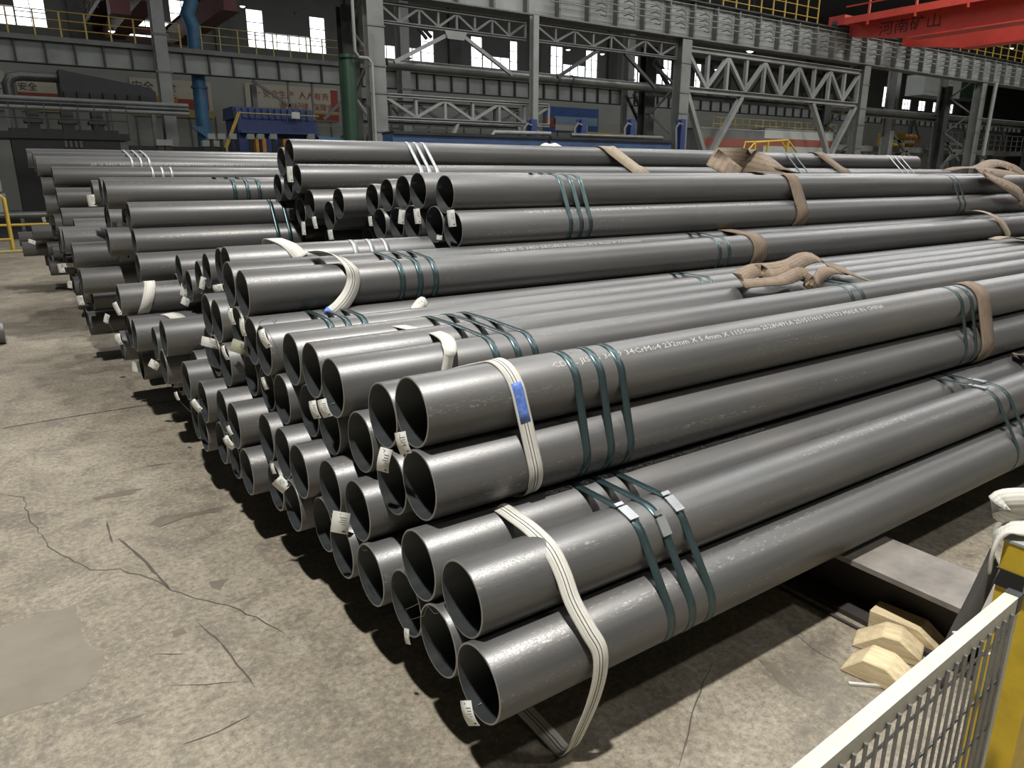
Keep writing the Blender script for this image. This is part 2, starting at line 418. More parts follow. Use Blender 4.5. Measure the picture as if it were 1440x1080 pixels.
# broad wall pilasters between the windows
for k, px in enumerate((4.8, 13.0, 22.0, 30.4, 38.2, 46.8, 56, 66, 76, 86, 112)):
    struct(MB().box((px-0.5, WY-0.35, 0), (px+0.5, WY-0.002, 16)).build('trim_%d' % (k+1), 'steel_grey'))
# lower inner wall that carries the slogan boards
iw = MB(); iw.box((-30, 45.3, 0), (112, 45.5, 7.3))
inner = struct(iw.build('wall_inner', 'wall_pale'))
for k in range(84):
    xx = -12+k*1.4
    MB().box((xx-0.03, 45.22, 0), (xx+0.03, 45.3, 5.0)).build('rib', 'steel_grey', inner)

# ================================================================== STEEL FRAME, NEAR ROW
Y1 = 18.5
COLX = (8.26, 20.33, 31.9, 43.0, 54.5)
WORDS = ('beside the green pipe', 'at the end of the big duct', 'right of the pale lattice truss', 'at the far right with a pale conduit', 'farthest along the near row')
def lattice_column(x, i):
    r = empty('lattice_column', (x, Y1, 0))
    m = MB(); m.ibar((0, 0, 0), (0, 0, 6.4), 0.46, 0.34, (1, 0, 0), 0.04)   # flanges face the pipes
    m.box((-0.24, -0.235, 0), (0.24, -0.20, 6.4)); m.build('front_leg', 'column_paint', r)
    for zz in (2.9, 3.9, 4.6, 5.6): MB().box((-0.26, -0.26, zz), (0.26, -0.2, zz+0.04)).build('stiffener', 'steel_grey', r)
    m = MB(); m.ibar((0, 1.7, 0), (0, 1.7, 6.4), 0.40, 0.5, (1, 0, 0), 0.04); m.build('rear_leg', 'steel_dark', r)
    z = 0.4; k = 0
    while z < 6.0:
        a, b = (0.2, 1.5) if k % 2 else (1.5, 0.2)
        MB().bar((0, a, z), (0, b, z+0.9), 0.07, 0.07, (1, 0, 0)).build('lacing_bar', 'steel_grey', r); z += 0.9; k += 1
    MB().box((-0.35, -0.35, 0), (0.35, 1.95, 0.06)).build('base_plate', 'steel_dark', r)
    return tag(r, 'two-legged grey steel lattice column ' + WORDS[i], 'column', 'columns of the near row')
for i, x in enumerate(COLX): lattice_column(x, i)

# crane runway girder above the near columns
G0, G1 = 6.43, 7.67
r = empty('runway_girder', (0, Y1, G0))
MB().box((-6, -0.02, 0.04), (64, 0.02, G1-G0-0.04)).build('web', 'girder_panel', r)
MB().box((-6, -0.28, 0), (64, 0.28, 0.04)).build('bottom_flange', 'steel_grey', r)
MB().box((-6, -0.32, G1-G0-0.04), (64, 0.32, G1-G0)).build('top_flange', 'steel_dark', r)
st = MB().box((-0.035, -0.24, 0.04), (0.035, -0.02, G1-G0-0.04)).mesh('stiffener', 'steel_grey')
k = -5.0
while k < 63:
    o = bpy.data.objects.new('stiffener', st); COL.objects.link(o); o.parent = r; o.location = (k, 0, 0); k += 1.22
hook = MB()
for zz in (0.40, 0.60, 0.80, 1.0):
    hook.tube([(0, -0.22, zz), (0.0, -0.48, zz), (0.12, -0.48, zz-0.03), (0.26, -0.46, zz-0.05), (0.26, -0.44, zz-0.16), (0.02, -0.44, zz-0.14)], 0.014, 5)
hm = hook.mesh('conductor_bracket', 'steel_dark')
k = 16.0
while k < 63:
    o = bpy.data.objects.new('conductor_bracket', hm); COL.objects.link(o); o.parent = r; o.location = (k, 0, 0); k += 1.22
for zz in (0.40, 0.60, 0.80, 1.0):
    MB().tube([(14, -0.48, zz+0.02), (64, -0.48, zz+0.02)], 0.018, 6).build('conductor_rail', 'steel_light', r)
tag(r, 'long grey riveted crane girder with hooked conductor rails above the near columns', 'girder')

def railing(name, x0, x1, y, z, n, mat, label, h=1.05, posts=0.05, mids=2, group=None):
    r = empty(name, ((x0+x1)/2, y, z)); c = (x0+x1)/2
    pm = MB().box((-posts/2, -posts/2, 0), (posts/2, posts/2, h)).mesh('post', mat)
    for k in range(n):
        o = bpy.data.objects.new('post', pm); COL.objects.link(o); o.parent = r; o.location = (x0-c+(x1-x0)*k/(n-1), 0, 0)
    for k in range(mids+1):
        zz = h*(k+1)/(mids+1)
        MB().tube([(x0-c, 0, zz), (x1-c, 0, zz)], 0.02, 6).build('rail', mat, r)
    return tag(r, label, 'railing', group)
railing('safety_railing', 16, 28.6, Y1+0.3, G1, 18, 'safety_yellow', 'yellow safety railing on the crane girder left of the red crane', 1.1, 0.045)
railing('safety_railing', 40, 64, Y1+0.3, G1, 28, 'safety_yellow', 'yellow safety railing on the crane girder right of the red crane', 1.1, 0.045)

def truss(name, x0, x1, y, zb, zt, n, mat, label, ch=0.18, wb=0.11, depth=0.22):
    r = empty(name, ((x0+x1)/2, y, zb)); c = (x0+x1)/2; h = zt-zb
    MB().ibar((x0-c, 0, ch/2), (x1-c, 0, ch/2), ch, depth, (0, 1, 0), 0.03).build('bottom_chord', mat, r)
    MB().ibar((x0-c, 0, h-ch/2), (x1-c, 0, h-ch/2), ch, depth, (0, 1, 0), 0.03).build('top_chord', mat, r)
    dx = (x1-x0)/n
    for k in range(n+1):
        MB().bar((x0-c+k*dx, 0, ch), (x0-c+k*dx, 0, h-ch), wb, wb, (0, 1, 0)).build('vertical', mat, r)
    for k in range(n):
        a, b = (h-ch, ch) if k % 2 == 0 else (ch, h-ch)
        MB().bar((x0-c+k*dx, 0, a), (x0-c+(k+1)*dx, 0, b), wb, wb*0.9, (0, 1, 0)).build('diagonal', mat, r)
    return tag(r, label, 'truss')
r = truss('lattice_truss', 20.55, 31.55, Y1-0.05, 4.68, 6.22, 10, 'steel_light', 'pale grey lattice truss with splayed legs under the crane girder', 0.19, 0.13)
cx = 26.05; zb = 4.68
for p, q in (((20.6, 4.68), (21.9, 2.3)), ((23.7, 4.68), (22.0, 2.3)), ((28.3, 4.68), (29.6, 3.0)), ((31.5, 4.68), (30.3, 3.0)), ((29.6, 3.0), (29.95, 2.3)), ((30.3, 3.0), (29.95, 2.3))):
    MB().bar((p[0]-cx, 0, p[1]-zb), (q[0]-cx, 0, q[1]-zb), 0.17, 0.2, (0, 1, 0)).build('splayed_leg', 'steel_light', r)
truss('lattice_truss', 20.585, 31.645, Y1+1.7, 4.68, 6.22, 10, 'steel_dark', 'dark lattice truss standing just behind the pale one', 0.19, 0.13)
r = truss('lattice_truss', 8.55, 14.3, Y1, 3.25, 3.96, 6, 'steel_light', 'small pale lattice truss low between the first column and the thin post', 0.10, 0.08, 0.16)
for p, q in (((10.9, 0.0), (10.5, -0.75)), ((13.1, 0), (13.35, -0.75))):
    MB().bar((p[0]-11.425, 0, p[1]), (q[0]-11.425, 0, q[1]), 0.09, 0.1, (0, 1, 0)).build('strut', 'steel_light', r)
truss('lattice_truss', 8.55, 14.3, Y1+1.7, 3.25, 3.96, 6, 'steel_dark', 'small dark lattice truss right behind the low pale one', 0.10, 0.08, 0.16)
r = truss('bracing_truss', 8.5, 13.4, Y1+0.05, 5.74, 6.32, 8, 'steel_grey', 'light bracing truss with gusset plate high beside the first column', 0.09, 0.06, 0.14)
MB().prism([(10.5-10.95, 0.02), (11.25-10.95, 0.02), (11.15-10.95, -0.2), (10.6-10.95, -0.2)], 1, -0.09, -0.07).build('gusset_plate', 'steel_light', r)
for p, q in (((10.6, -0.1), (8.9, -0.95)), ((11.2, -0.1), (12.9, -1.0))):
    MB().bar((p[0]-10.95, 0, p[1]), (q[0]-10.95, 0, q[1]), 0.1, 0.1, (0, 1, 0)).build('knee_brace', 'steel_light', r)
r = truss('bracing_truss', 13.8, 20.085, Y1+0.05, 5.74, 6.32, 8, 'steel_grey', 'light bracing truss high left of the second column', 0.09, 0.06, 0.14)
for p, q in (((16.3, 0.0), (14.6, -0.95)), ((17.5, 0.0), (19.0, -1.0))):
    MB().bar((p[0]-16.85, 0, p[1]), (q[0]-16.85, 0, q[1]), 0.1, 0.1, (0, 1, 0)).build('knee_brace', 'steel_dark', r)
r = empty('steel_post', (13.45, Y1-0.36, 0))
MB().ibar((0, 0, 0), (0, 0, 6.4), 0.22, 0.2, (1, 0, 0), 0.03).build('shaft', 'steel_light', r)
MB().box((-0.2, -0.2, 0), (0.2, 0.2, 0.04)).build('base_plate', 'steel_dark', r)
MB().box((-0.18, -0.18, 3.2), (0.18, 0.18, 3.3)).build('splice_plate', 'steel_grey', r)
tag(r, 'thin pale steel post between the first and second columns', 'post')

# big round duct, green pipe, conduits
r = empty('round_duct', (14.75, 19.4, 4.86))
MB().tube([(-5.7, 0, 0), (0.2, 0, 0), (6.2, 0, 0.0)], 0.155, 20).build('duct', 'duct_grey', r)
for xx in (-0.4, 0.6, 1.2): MB().tube([(xx-0.03, 0, 0), (xx+0.03, 0, 0)], 0.17, 20).build('flange_ring', 'steel_dark', r)
tag(r, 'big round grey duct running level between the first two columns', 'duct')
r = empty('standpipe', (7.2, 17.8, 0))
MB().tube([(0, 0, 0), (0, 0, 4.7)], 0.20, 16).build('pipe', 'green_pipe', r)
MB().tube([(0, 0, 4.66), (0, 0, 4.74)], 0.25, 16).build('collar', 'green_pipe', r)
tag(r, 'thick dark green vertical pipe left of the first column', 'pipe')
r = empty('cable_conduit', (7.72, 17.45, 0))
MB().tube([(0, 0, 0), (0, 0, 4.55), (-0.1, 0, 4.66), (-0.35, 0, 4.66), (-0.45, 0, 4.8), (-0.45, 0, 6.4)], 0.045, 8).build('conduit', 'steel_light', r)
MB().box((-0.08, -0.05, 2.0), (0.08, 0.06, 2.1)).build('clamp', 'steel_dark', r)
tag(r, 'thin grey conduit with a bend beside the green pipe', 'conduit')
r = empty('cable_conduit', (42.6, 17.9, 0))
MB().tube([(0.6, 0, 0), (0.6, 0, 2.2), (0.75, 0, 6.42)], 0.10, 8).build('conduit', 'steel_light', r)
MB().box((0.45, -0.12, 2.6), (0.8, 0.12, 2.75)).build('clamp', 'steel_dark', r)
tag(r, 'pale round conduit running up the far right column', 'conduit')

# horizontal runs on the right of the near row
r = empty('pipe_bridge', (45, 21.0, 4.86))
MB().ibar((-12.6, 0, 0), (15, 0, 0), 0.42, 0.3, (0, 1, 0), 0.05).build('beam', 'steel_light', r)
MB().tube([(-12.6, -0.3, 0.05), (15, -0.3, 0.05)], 0.14, 12).build('pipe', 'duct_grey', r)
for xx in (-3.5, 2, 7): MB().bar((xx, 0, -0.1), (xx+0.9, 0, -1.1), 0.12, 0.12).build('brace', 'steel_dark', r)
tag(r, 'pale horizontal beam with a pipe crossing behind the right-hand columns', 'beam')
for i, (xx, wds) in enumerate(((40.8, 'left'), (46.4, 'right'))):
    r = empty('bay_column', (xx, 22.0, 0))
    MB().ibar((0, 0, 0), (0, 0, 7.6), 0.55, 0.4, (1, 0, 0), 0.05).build('shaft', 'steel_light', r)
    MB().box((-0.35, -0.35, 0), (0.35, 0.35, 0.05)).build('base_plate', 'steel_dark', r)
    for z0, z1, d in ((1.6, 3.2, 2.4), (3.6, 3.6, 3.0), (4.2, 2.6, 3.0)):
        MB().bar((0.2, 0, z0), (d, 0, z1), 0.16, 0.12).build('brace', 'steel_grey', r)
    tag(r, 'plain grey column with braces behind the near row, %s of two' % wds, 'column', 'braced columns behind the near row')
r = empty('service_platform', (48, 23.5, 3.35))
MB().box((-11.5, -0.8, -0.3), (12, 0.8, 0)).build('deck_edge', 'steel_light', r)
for xx in (-9, -3, 3, 9): MB().box((xx-0.12, -0.12, -3.35), (xx+0.12, 0.12, -0.3)).build('leg', 'steel_grey', r)
tag(r, 'raised service platform with pale edge behind the right columns', 'platform')
railing('platform_railing', 49, 60, 22.8, 3.35, 14, 'steel_light', 'grey railing on the raised platform at far right', 1.0, 0.05)
r = empty('control_cabinet', (50, 24.6, 0))
MB().box((-6, -0.4, 0.2), (8, 0.4, 2.3)).build('body', 'barrier_grey', r)
MB().box((-1.2, -0.45, 0.6), (0.3, -0.4, 2.9)).build('door', 'barrier_grey', r)
MB().box((-6, -0.42, 2.2), (8, 0.42, 2.36)).build('cap', 'steel_light', r)
tag(r, 'long grey enclosure with one pale door under the platform', 'cabinet')
r = empty('coil_hoist', (43.4, 23.0, 3.35))
MB().box((-1.1, -0.5, 0), (0.3, 0.4, 0.75)).build('yellow_housing', 'safety_yellow', r)
MB().tube([(0.35, 0, 0.40), (2.3, 0, 0.40)], 0.32, 12).build('drum', 'orange', r)
MB().box((-1.1, -0.52, 0.32), (0.3, -0.5, 0.40)).build('strip', 'ink', r)
for xx in (0.7, 1.3, 1.9): MB().tube([(xx-0.05, 0, 0.40), (xx+0.05, 0, 0.40)], 0.38, 12).build('ring', 'orange', r)
tag(r, 'yellow and copper-coloured winding machine on the platform', 'machine')
r = empty('dark_tank', (47, 25.5, 5.6))
hx0, hx1 = at(1288, 112, 25.5), at(1336, 140, 25.5)
MB().box((hx0.x-47, -0.6, hx1.z-5.6), (hx1.x-47, 0.6, hx0.z-5.6+0.3)).build('hood', 'barrier_grey', r)
MB().box((hx1.x-46.7, -0.6, hx1.z-5.5), (hx1.x-43.2, 0.6, hx0.z-5.3)).build('right_panel', 'green_pipe', r)
for xx in (hx0.x-46.8, hx1.x-43.6): MB().box((xx-.1, -.1, -5.6), (xx+.1, .1, 0)).build('leg', 'steel_dark', r)
tag(r, 'grey hood and dark green panel below the crane girder at right', 'panel')

# ================================================================== FAR ROW
Y2 = 36.0
r = empty('far_girder', (0, Y2, 6.12))
MB().box((-20, -0.03, 0.03), (92, 0.03, 0.86)).build('web', 'girder_panel', r)
MB().box((-20, -0.22, 0), (92, 0.22, 0.03)).build('bottom_flange', 'steel_dark', r)
MB().box((-20, -0.30, 0.86), (92, 0.30, 1.05)).build('top_flange', 'steel_grey', r)
st = MB().box((-0.035, -0.2, 0.03), (0.035, -0.03, 0.86)).mesh('stiffener', 'steel_dark')
k = -18.4
while k < 91:
    o = bpy.data.objects.new('stiffener', st); COL.objects.link(o); o.parent = r; o.location = (k, 0, 0); k += 1.06
tag(r, 'long pale panelled girder across the far side of the hall', 'girder')
railing('far_railing', -4, 7.0, Y2, 7.17, 13, 'safety_yellow', 'yellow railing on the far girder at upper left', 1.0, 0.06)
railing('far_railing', 7.9, 16.0, Y2, 7.17, 11, 'banner_yellow', 'dull yellow railing on the far girder right of the grey column', 1.0, 0.05)
for i, (xx, wds) in enumerate(((6.0, 'at upper left crossing the panelled girder'), (17.6, 'just hidden behind the first near column'), (33.4, 'beyond the round duct end'))):
    r = empty('far_column', (xx, Y2-0.7, 0))
    MB().ibar((0, 0, 0), (0, 0, 11.5), 0.62, 0.5, (1, 0, 0), 0.06).build('shaft', 'steel_light', r)
    MB().box((-0.45, -0.4, 0), (0.45, 0.4, 2.2)).build('base', 'steel_grey', r)
    for zz in (4.6, 6.0, 7.5): MB().box((-0.34, -0.34, zz), (0.34, -0.2, zz+0.08)).build('stiffener', 'steel_grey', r)
    tag(r, 'far grey steel column ' + wds, 'column', 'columns of the far row')
r = empty('thin_far_post', (10.6, Y2+2, 0))
MB().ibar((0, 0, 0), (0, 0, 6.1), 0.3, 0.25, (1, 0, 0), 0.03).build('shaft', 'steel_light', r)
MB().box((-0.2, -0.2, 0), (0.2, 0.2, 0.06)).build('base_plate', 'steel_dark', r)
tag(r, 'thin pale post left of the red slogan board', 'post')
r = empty('bent_duct', (8.0, Y2+0.75, 0))
bd = [at(u, v, Y2+0.75)-Vector((8.0, Y2+0.75, 0)) for u, v in ((290, 222), (288, 200), (284, 160), (279, 110), (274, 62), (272, 38), (263, 20), (269, 2), (262, -14))]
bd[0].z = 0
MB().tube(bd, 0.31, 14).build('duct', 'blue_duct', r)
MB().tube([bd[3]+Vector((0, 0, -0.45)), bd[3]+Vector((0, 0, -0.35))], 0.38, 14).build('flange', 'blue_duct', r)
s0 = at(285, 178, Y2+0.4)-Vector((8.0, Y2+0.75, 0))
MB().prism([(s0.x-0.55, s0.z), (s0.x+0.1, s0.z), (s0.x+0.1, s0.z-0.5)], 1, -0.5, -0.3).build('support_shelf', 'blue_duct', r)
tag(r, 'blue round duct rising past the far girder with a kink', 'duct')
# hangers and braces below the far girder in front of the slogan board
r = empty('hanging_bracing', (14.6, Y2, 6.05))
for xx in (-2.9, -1.7, 1.3, 3.6): MB().bar((xx, 0, 0.068), (xx, 0, -1.9), 0.1, 0.1).build('hanger', 'steel_grey', r)
for a, b in (((-4.6, 0), (-1.7, -1.75)), ((0.6, 0), (-1.2, -1.6)), ((1.8, 0), (3.6, -1.85)), ((5.2, -0.6), (3.8, -1.8))):
    MB().bar((a[0], 0, a[1]), (b[0], 0, b[1]), 0.12, 0.1).build('brace', 'steel_grey', r)
MB().bar((-5, 0, -1.9), (6, 0, -1.9), 0.1, 0.1).build('bottom_tie', 'steel_grey', r)
tag(r, 'grey hangers and diagonal braces below the far girder', 'bracing')
r = empty('roof_bracing', (16.5, 38, 10.2))
MB().bar((-3, 0, 2.0), (14, 0, 1.35), 0.22, 0.2).build('chord', 'steel_grey', r)
MB().bar((-3, 0, 3.1), (14, 0, 2.6), 0.22, 0.2).build('chord', 'steel_grey', r)
for k in range(9): MB().bar((-2+k*1.6, 0, 1.9-0.06*k), (-1.2+k*1.6, 0, 3.0-0.05*k), 0.12, 0.12).build('web_bar', 'steel_grey', r)
for a, b in (((0.2, 1.55), (-3.5, -0.6)), ((1.3, 1.5), (4.3, -1.0)), ((1.5, 1.35), (4.0, -1.1)), ((0.8, 1.4), (0.9, -2.0))):
    MB().bar((a[0], 0, a[1]), (b[0], 0, b[1]), 0.15, 0.15).build('brace', 'steel_dark', r)
tag(r, 'dark roof bracing crossing in front of the upper left windows', 'bracing')

def board(name, x0, x1, z0, z1, y, label, paints):
    r = empty(name, ((x0+x1)/2, y, z0)); w_, h_ = x1-x0, z1-z0
    MB().box((-w_/2, 0, 0), (w_/2, 0.05, h_)).build('panel', paints[0], r)
    for (a, b, c, d, mt) in paints[1]:
        MB().box((-w_/2+a*w_, -0.015, c*h_), (-w_/2+b*w_, 0.0, d*h_)).build('printed_field', mt, r)
    for (txt, a, c, size, mt) in paints[2]:
        vs, fs = text_mesh(txt, size, 1)
        MB().add([(-w_/2+a*w_+p[0], -0.02, c*h_+p[1]) for p in vs], fs).build('lettering', mt, r)['kind'] = 'stuff'
    return tag(r, label, 'sign board')
board('slogan_board', -1.0, 0.45, 4.9, 6.75, 45.17, 'cream slogan board cut by the left picture edge', ('banner_cream', [(0, 1, 0.1, 0.28, 'banner_red')], [('安全', 0.2, 0.55, 0.5, 'ink')]))
board('slogan_board', 0.9, 2.95, 4.9, 6.4, 45.17, 'cream slogan board seen through the dark pipe loop', ('banner_cream', [(0, 1, 0.42, 0.60, 'banner_red'), (0, 1, 0.0, 0.40, 'banner_yellow')], [('安全', 0.02, 0.68, 0.42, 'ink')]))
board('slogan_board', 6.1, 10.3, 4.9, 6.85, 45.17, 'yellow and red slogan board behind the blue duct', ('banner_cream', [(0, 1, 0.0, 0.2, 'banner_yellow'), (0.0, 0.55, 0.2, 0.55, 'banner_orange'), (0.55, 0.95, 0.22, 0.5, 'banner_red'), (0.78, 0.95, 0.5, 0.8, 'banner_red')], [('安全', 0.02, 0.68, 0.55, 'ink'), ('责任', 0.06, 0.36, 0.5, 'ink'), ('安全', 0.32, 0.70, 0.5, 'ink'), ('责任', 0.34, 0.42, 0.42, 'ink')]))
board('slogan_board', 12.2, 17.9, 5.0, 6.95, 45.17, 'pale slogan board with dark two-line lettering behind the braces', ('banner_cream', [(0, 1, 0.02, 0.2, 'banner_red'), (0, 1, 0.2, 0.26, 'banner_yellow'), (0.92, 1, 0.3, 0.95, 'banner_red')], [('一 安全生产  人人有责', 0.07, 0.64, 0.48, 'banner_red'), ('遵守纪律  保障安全', 0.34, 0.32, 0.46, 'banner_red')]))
board('sky_poster', 34.2, 39.6, 4.97, 6.75, 45.17, 'blue sky poster beyond the low girder, left of the yellow machine', ('banner_blue', [(0.18, 0.98, 0.28, 0.62, 'banner_sky'), (0.0, 0.2, 0.18, 0.55, 'banner_red'), (0.2, 0.8, 0.05, 0.28, 'banner_cream')], []))

# machines of the far bays
r = empty('overhead_hood', (3.2, 34.5, 4.6))
MB().prism([(-1.3, -0.05), (2.1, -0.1), (2.1, 0.45), (1.9, 0.62), (-1.3, 1.1)], 1, -0.9, 0.9).build('hood', 'machine_black', r)
MB().tube([(-3.0, 0, -0.3), (-3.0, 0, 0.55), (-2.85, 0, 0.8), (-2.5, 0, 0.88), (-1.2, 0, 0.88)], 0.2, 12).build('loop_duct', 'duct_grey', r)
for k in range(7): MB().tube([(-1.2+k*0.45, -0.95, 0.3), (-1.2+k*0.45, -0.95, -0.1), (-0.95+k*0.45, -0.95, -0.2)], 0.06, 6).build('nozzle', 'steel_dark', r)
tag(r, 'big dark sloping hood with a duct loop at upper left', 'hood')
r = empty('pipe_rack', (1.0, 33.1, 4.22))
for k, (zz, mt) in enumerate(((0.0, 'steel_light'), (0.16, 'duct_grey'), (0.32, 'steel_light'))):
    MB().tube([(-9, 0, zz), (5.4, 0, zz)], 0.09, 8).build('pipe', mt, r)
for xx in (-6, -1, 4): MB().box((xx-0.08, -0.08, -4.25), (xx+0.08, 0.08, -0.08)).build('leg', 'steel_grey', r)
tag(r, 'rack of three bright horizontal pipes below the dark hood', 'pipe rack')
r = empty('rolling_stand', (1.1, 27.5, 0))
MB().box((-1.3, -0.8, 0), (1.7, 0.8, 3.15)).build('body', 'machine_black', r)
MB().box((-1.7, -0.9, 2.85), (2.0, 0.9, 3.05)).build('deck', 'machine_black', r)
for xx in (-0.6, 0.35, 1.2):
    MB().box((xx-0.16, -0.3, 3.1), (xx+0.16, 0.3, 3.75)).build('tower', 'machine_black', r)
    MB().box((xx-0.26, -0.35, 3.35), (xx+0.26, 0.35, 3.45)).build('tower_flange', 'steel_dark', r)
for k in range(9): MB().box((-1.7+k*0.46, -0.9, 3.05), (-1.67+k*0.46, -0.87, 3.9)).build('rail_post', 'steel_dark', r)
for zz in (3.45, 3.9): MB().tube([(-1.7, -0.88, zz), (2.0, -0.88, zz)], 0.02, 6).build('rail', 'steel_dark', r)
for k in range(4): MB().box((0.1+k*0.14, -0.93, 2.6), (0.17+k*0.14, -0.9, 2.8)).build('switch_box', 'duct_grey', r)
tag(r, 'black rolling machine with three towers behind the left pile', 'machine')
r = empty('roller_conveyor', (4.6, 27.0, 0))
for zz in (1.95, 2.2, 2.42): MB().tube([(-1.5, 0, zz), (1.6, 0, zz)], 0.045, 8).build('rail', 'board_white', r)
MB().box((-1.5, -0.1, 2.55), (1.6, 0.1, 2.7)).build('top_beam', 'machine_black', r)
for k, xx in enumerate((-0.55, -0.3, 0.95, 1.25)):
    MB().box((xx-0.1, -0.16, 0), (xx+0.1, 0.16, 2.85)).build('post', 'steel_dark', r)
    MB().box((xx-0.13, -0.2, 2.72), (xx+0.13, 0.1, 2.92)).build('lamp_box', 'barrier_grey', r)
tag(r, 'roller conveyor with pale rails and small boxes right of the black machine', 'conveyor')
r = empty('blue_dust_collector', (9.15, 30.6, 0))
MB().box((-1.7, -0.9, 0), (1.5, 0.9, 3.9)).build('body', 'blue_machine', r)
MB().prism([(-0.9, 3.9), (0.9, 3.9), (0.75, 4.35), (-0.75, 4.35)], 0, -1.8, 1.4).build('ribbed_lid', 'blue_machine', r); lid = [c for c in r.children if c.name.startswith('ribbed_lid')][0]
for k in range(12): MB().box((-1.75+k*0.26, -0.94, 3.92), (-1.69+k*0.26, -0.78, 4.3)).build('lid_rib', 'blue_beam', lid)
MB().box((-1.7, -1.3, 3.35), (1.5, -0.9, 3.4)).build('walkway', 'blue_beam', r)
for k in range(6): MB().box((-1.7+k*0.62, -1.3, 3.4), (-1.67+k*0.62, -1.27, 4.1)).build('rail_post', 'blue_beam', r)
MB().tube([(-1.7, -1.28, 4.08), (1.5, -1.28, 4.08)], 0.025, 6).build('rail', 'banner_yellow', r)
for k in range(2): MB().bar((-1.75-0.05*k, -1.3-0.5*k, 4.1), (-2.5-0.05*k, -1.3-0.5*k, 2.5), 0.05, 0.05).build('stair_rail', 'safety_yellow', r)
MB().box((0.35, -1.33, 3.95), (0.68, -1.3, 4.2)).build('notice', 'board_white', r)
for xx in (-1.0, 0.1, 1.0): MB().box((xx-0.2, -1.4, 2.5), (xx+0.2, -1.0, 3.15)).build('orange_motor', 'orange', r)
MB().tube([(1.5, -0.9, 3.1), (2.6, -0.9, 3.05)], 0.22, 12).build('blower_pipe', 'blue_duct', r)
MB().tube([(2.6, -0.9, 3.05), (2.85, -0.9, 3.03)], 0.36, 14).build('blower', 'duct_grey', r)
tag(r, 'blue dust collector with ribbed lid and orange motors behind the pile', 'machine')
for i, u in enumerate((297, 311, 327, 352, 366, 384, 437)):
    p = at(u, 195, 26.0); r = empty('signal_box', (p.x, 26.0, 0))
    MB().box((-0.05, -0.05, 0), (0.05, 0.05, p.z-0.02)).build('stand', 'steel_dark', r)
    MB().prism([(-0.12, p.z-0.02), (0.1, p.z-0.02), (0.1, p.z+0.06), (-0.1, p.z+0.16)], 0, -0.12, 0.12).build('sloped_box', 'barrier_grey', r)
    tag(r, 'small pale sloped box on a stand, %s of the row before the blue machine' % ('first', 'second', 'third', 'fourth', 'fifth', 'sixth', 'last')[i], 'box', 'sloped boxes before the blue machine')
for i, (u0, u1, v0, v1, wds) in enumerate(((545, 762, 189, 215, 'left'), (765, 935, 196, 218, 'right'))):
    a, b = at(u0, v0, 16.5), at(u1, v0, 16.5)
    r = empty('blue_roller_bed', ((a.x+b.x)/2, 16.5, 0)); h = (b.x-a.x)/2
    MB().box((-h, -0.3, 0.3), (h, 0.3, a.z)).build('beam', 'blue_beam', r)
    MB().box((-h, -0.36, a.z), (h, 0.36, a.z+0.07)).build('deck', 'machine_black', r)
    for k in range(4): MB().box((-h+0.2+k*(2*h-0.4)/3-0.1, -0.25, 0), (-h+0.2+k*(2*h-0.4)/3+0.1, 0.25, 0.3)).build('foot', 'blue_beam', r)
    for k in range(3): MB().box((-h+0.8+k*1.6, -0.32, a.z-0.3), (-h+1.1+k*1.6, -0.3, a.z-0.15)).build('plate', 'blue_machine', r)
    tag(r, 'dark blue roller bed beyond the top pipe, %s of two' % wds, 'roller bed', 'blue roller beds')
for i, u in enumerate((748, 818, 887, 958)):
    p = at(u, 168, 17.75); r = empty('blue_stand', (p.x, 17.75, 0))
    MB().ibar((0, 0, 0), (0, 0, p.z), 0.26, 0.22, (1, 0, 0), 0.04).build('shaft', 'blue_machine', r)
    MB().box((-0.3, -0.2, 0), (0.3, 0.2, 1.9)).build('base', 'blue_machine', r)
    MB().tube([(-0.3, -0.2, 1.6), (-0.45, -0.2, p.z-0.3), (-0.32, -0.2, p.z-0.15), (-0.15, -0.2, p.z-0.2)], 0.05, 8).build('bent_pipe', 'duct_grey', r)
    tag(r, 'short dark blue stand with bent pipe, %s from the left beyond the top pipe' % ('first', 'second', 'third', 'fourth')[i], 'stand', 'blue stands')
r = empty('handling_tube', (13.8, 17.2, 2.95))
MB().tube([(-2.6, 0, -0.2), (-2.45, 0, 0), (-0.4, 0, 0.02)], 0.06, 8).build('left_tube', 'steel_light', r)
MB().tube([(0.4, 0, 0), (4.4, 0, 0.02)], 0.07, 8).build('right_tube', 'duct_grey', r)
for xx in (-1.5, 2.0): MB().box((xx-0.05, -0.05, -2.95), (xx+0.05, 0.05, -0.05)).build('leg', 'steel_dark', r)
tag(r, 'thin grey handling tubes level between the blue stands', 'tube')
r = empty('yellow_machine', (24.5, 27.5, 0))
MB().box((-1.6, -0.6, 2.5), (0.9, 0.6, 3.75)).build('housing', 'safety_yellow', r)
MB().box((-1.6, -0.5, 0), (0.9, 0.5, 2.5)).build('pedestal', 'steel_dark', r)
MB().box((-1.2, -0.62, 2.9), (0.4, -0.6, 3.0)).build('vent_strip', 'orange', r)
tag(r, 'yellow machine housing beyond the pile left of the second column', 'machine')
r = empty('inclined_ladder', (24.6, 24.0, 0))
for s_ in (-0.25, 0.25): MB().bar((-1.6, s_, 5.2), (0.6, s_, 2.3), 0.12, 0.06).build('stringer', 'machine_black', r)
for k in range(9): MB().box((-1.5+k*0.245, -0.25, 5.05-k*0.32), (-1.3+k*0.245, 0.25, 5.08-k*0.32)).build('tread', 'steel_dark', r)
for s_ in (-0.25, 0.25): MB().bar((0.6, s_, 0), (0.6, s_, 2.3), 0.1, 0.06).build('leg', 'machine_black', r)
tag(r, 'dark inclined ladder in front of the yellow machine', 'ladder')
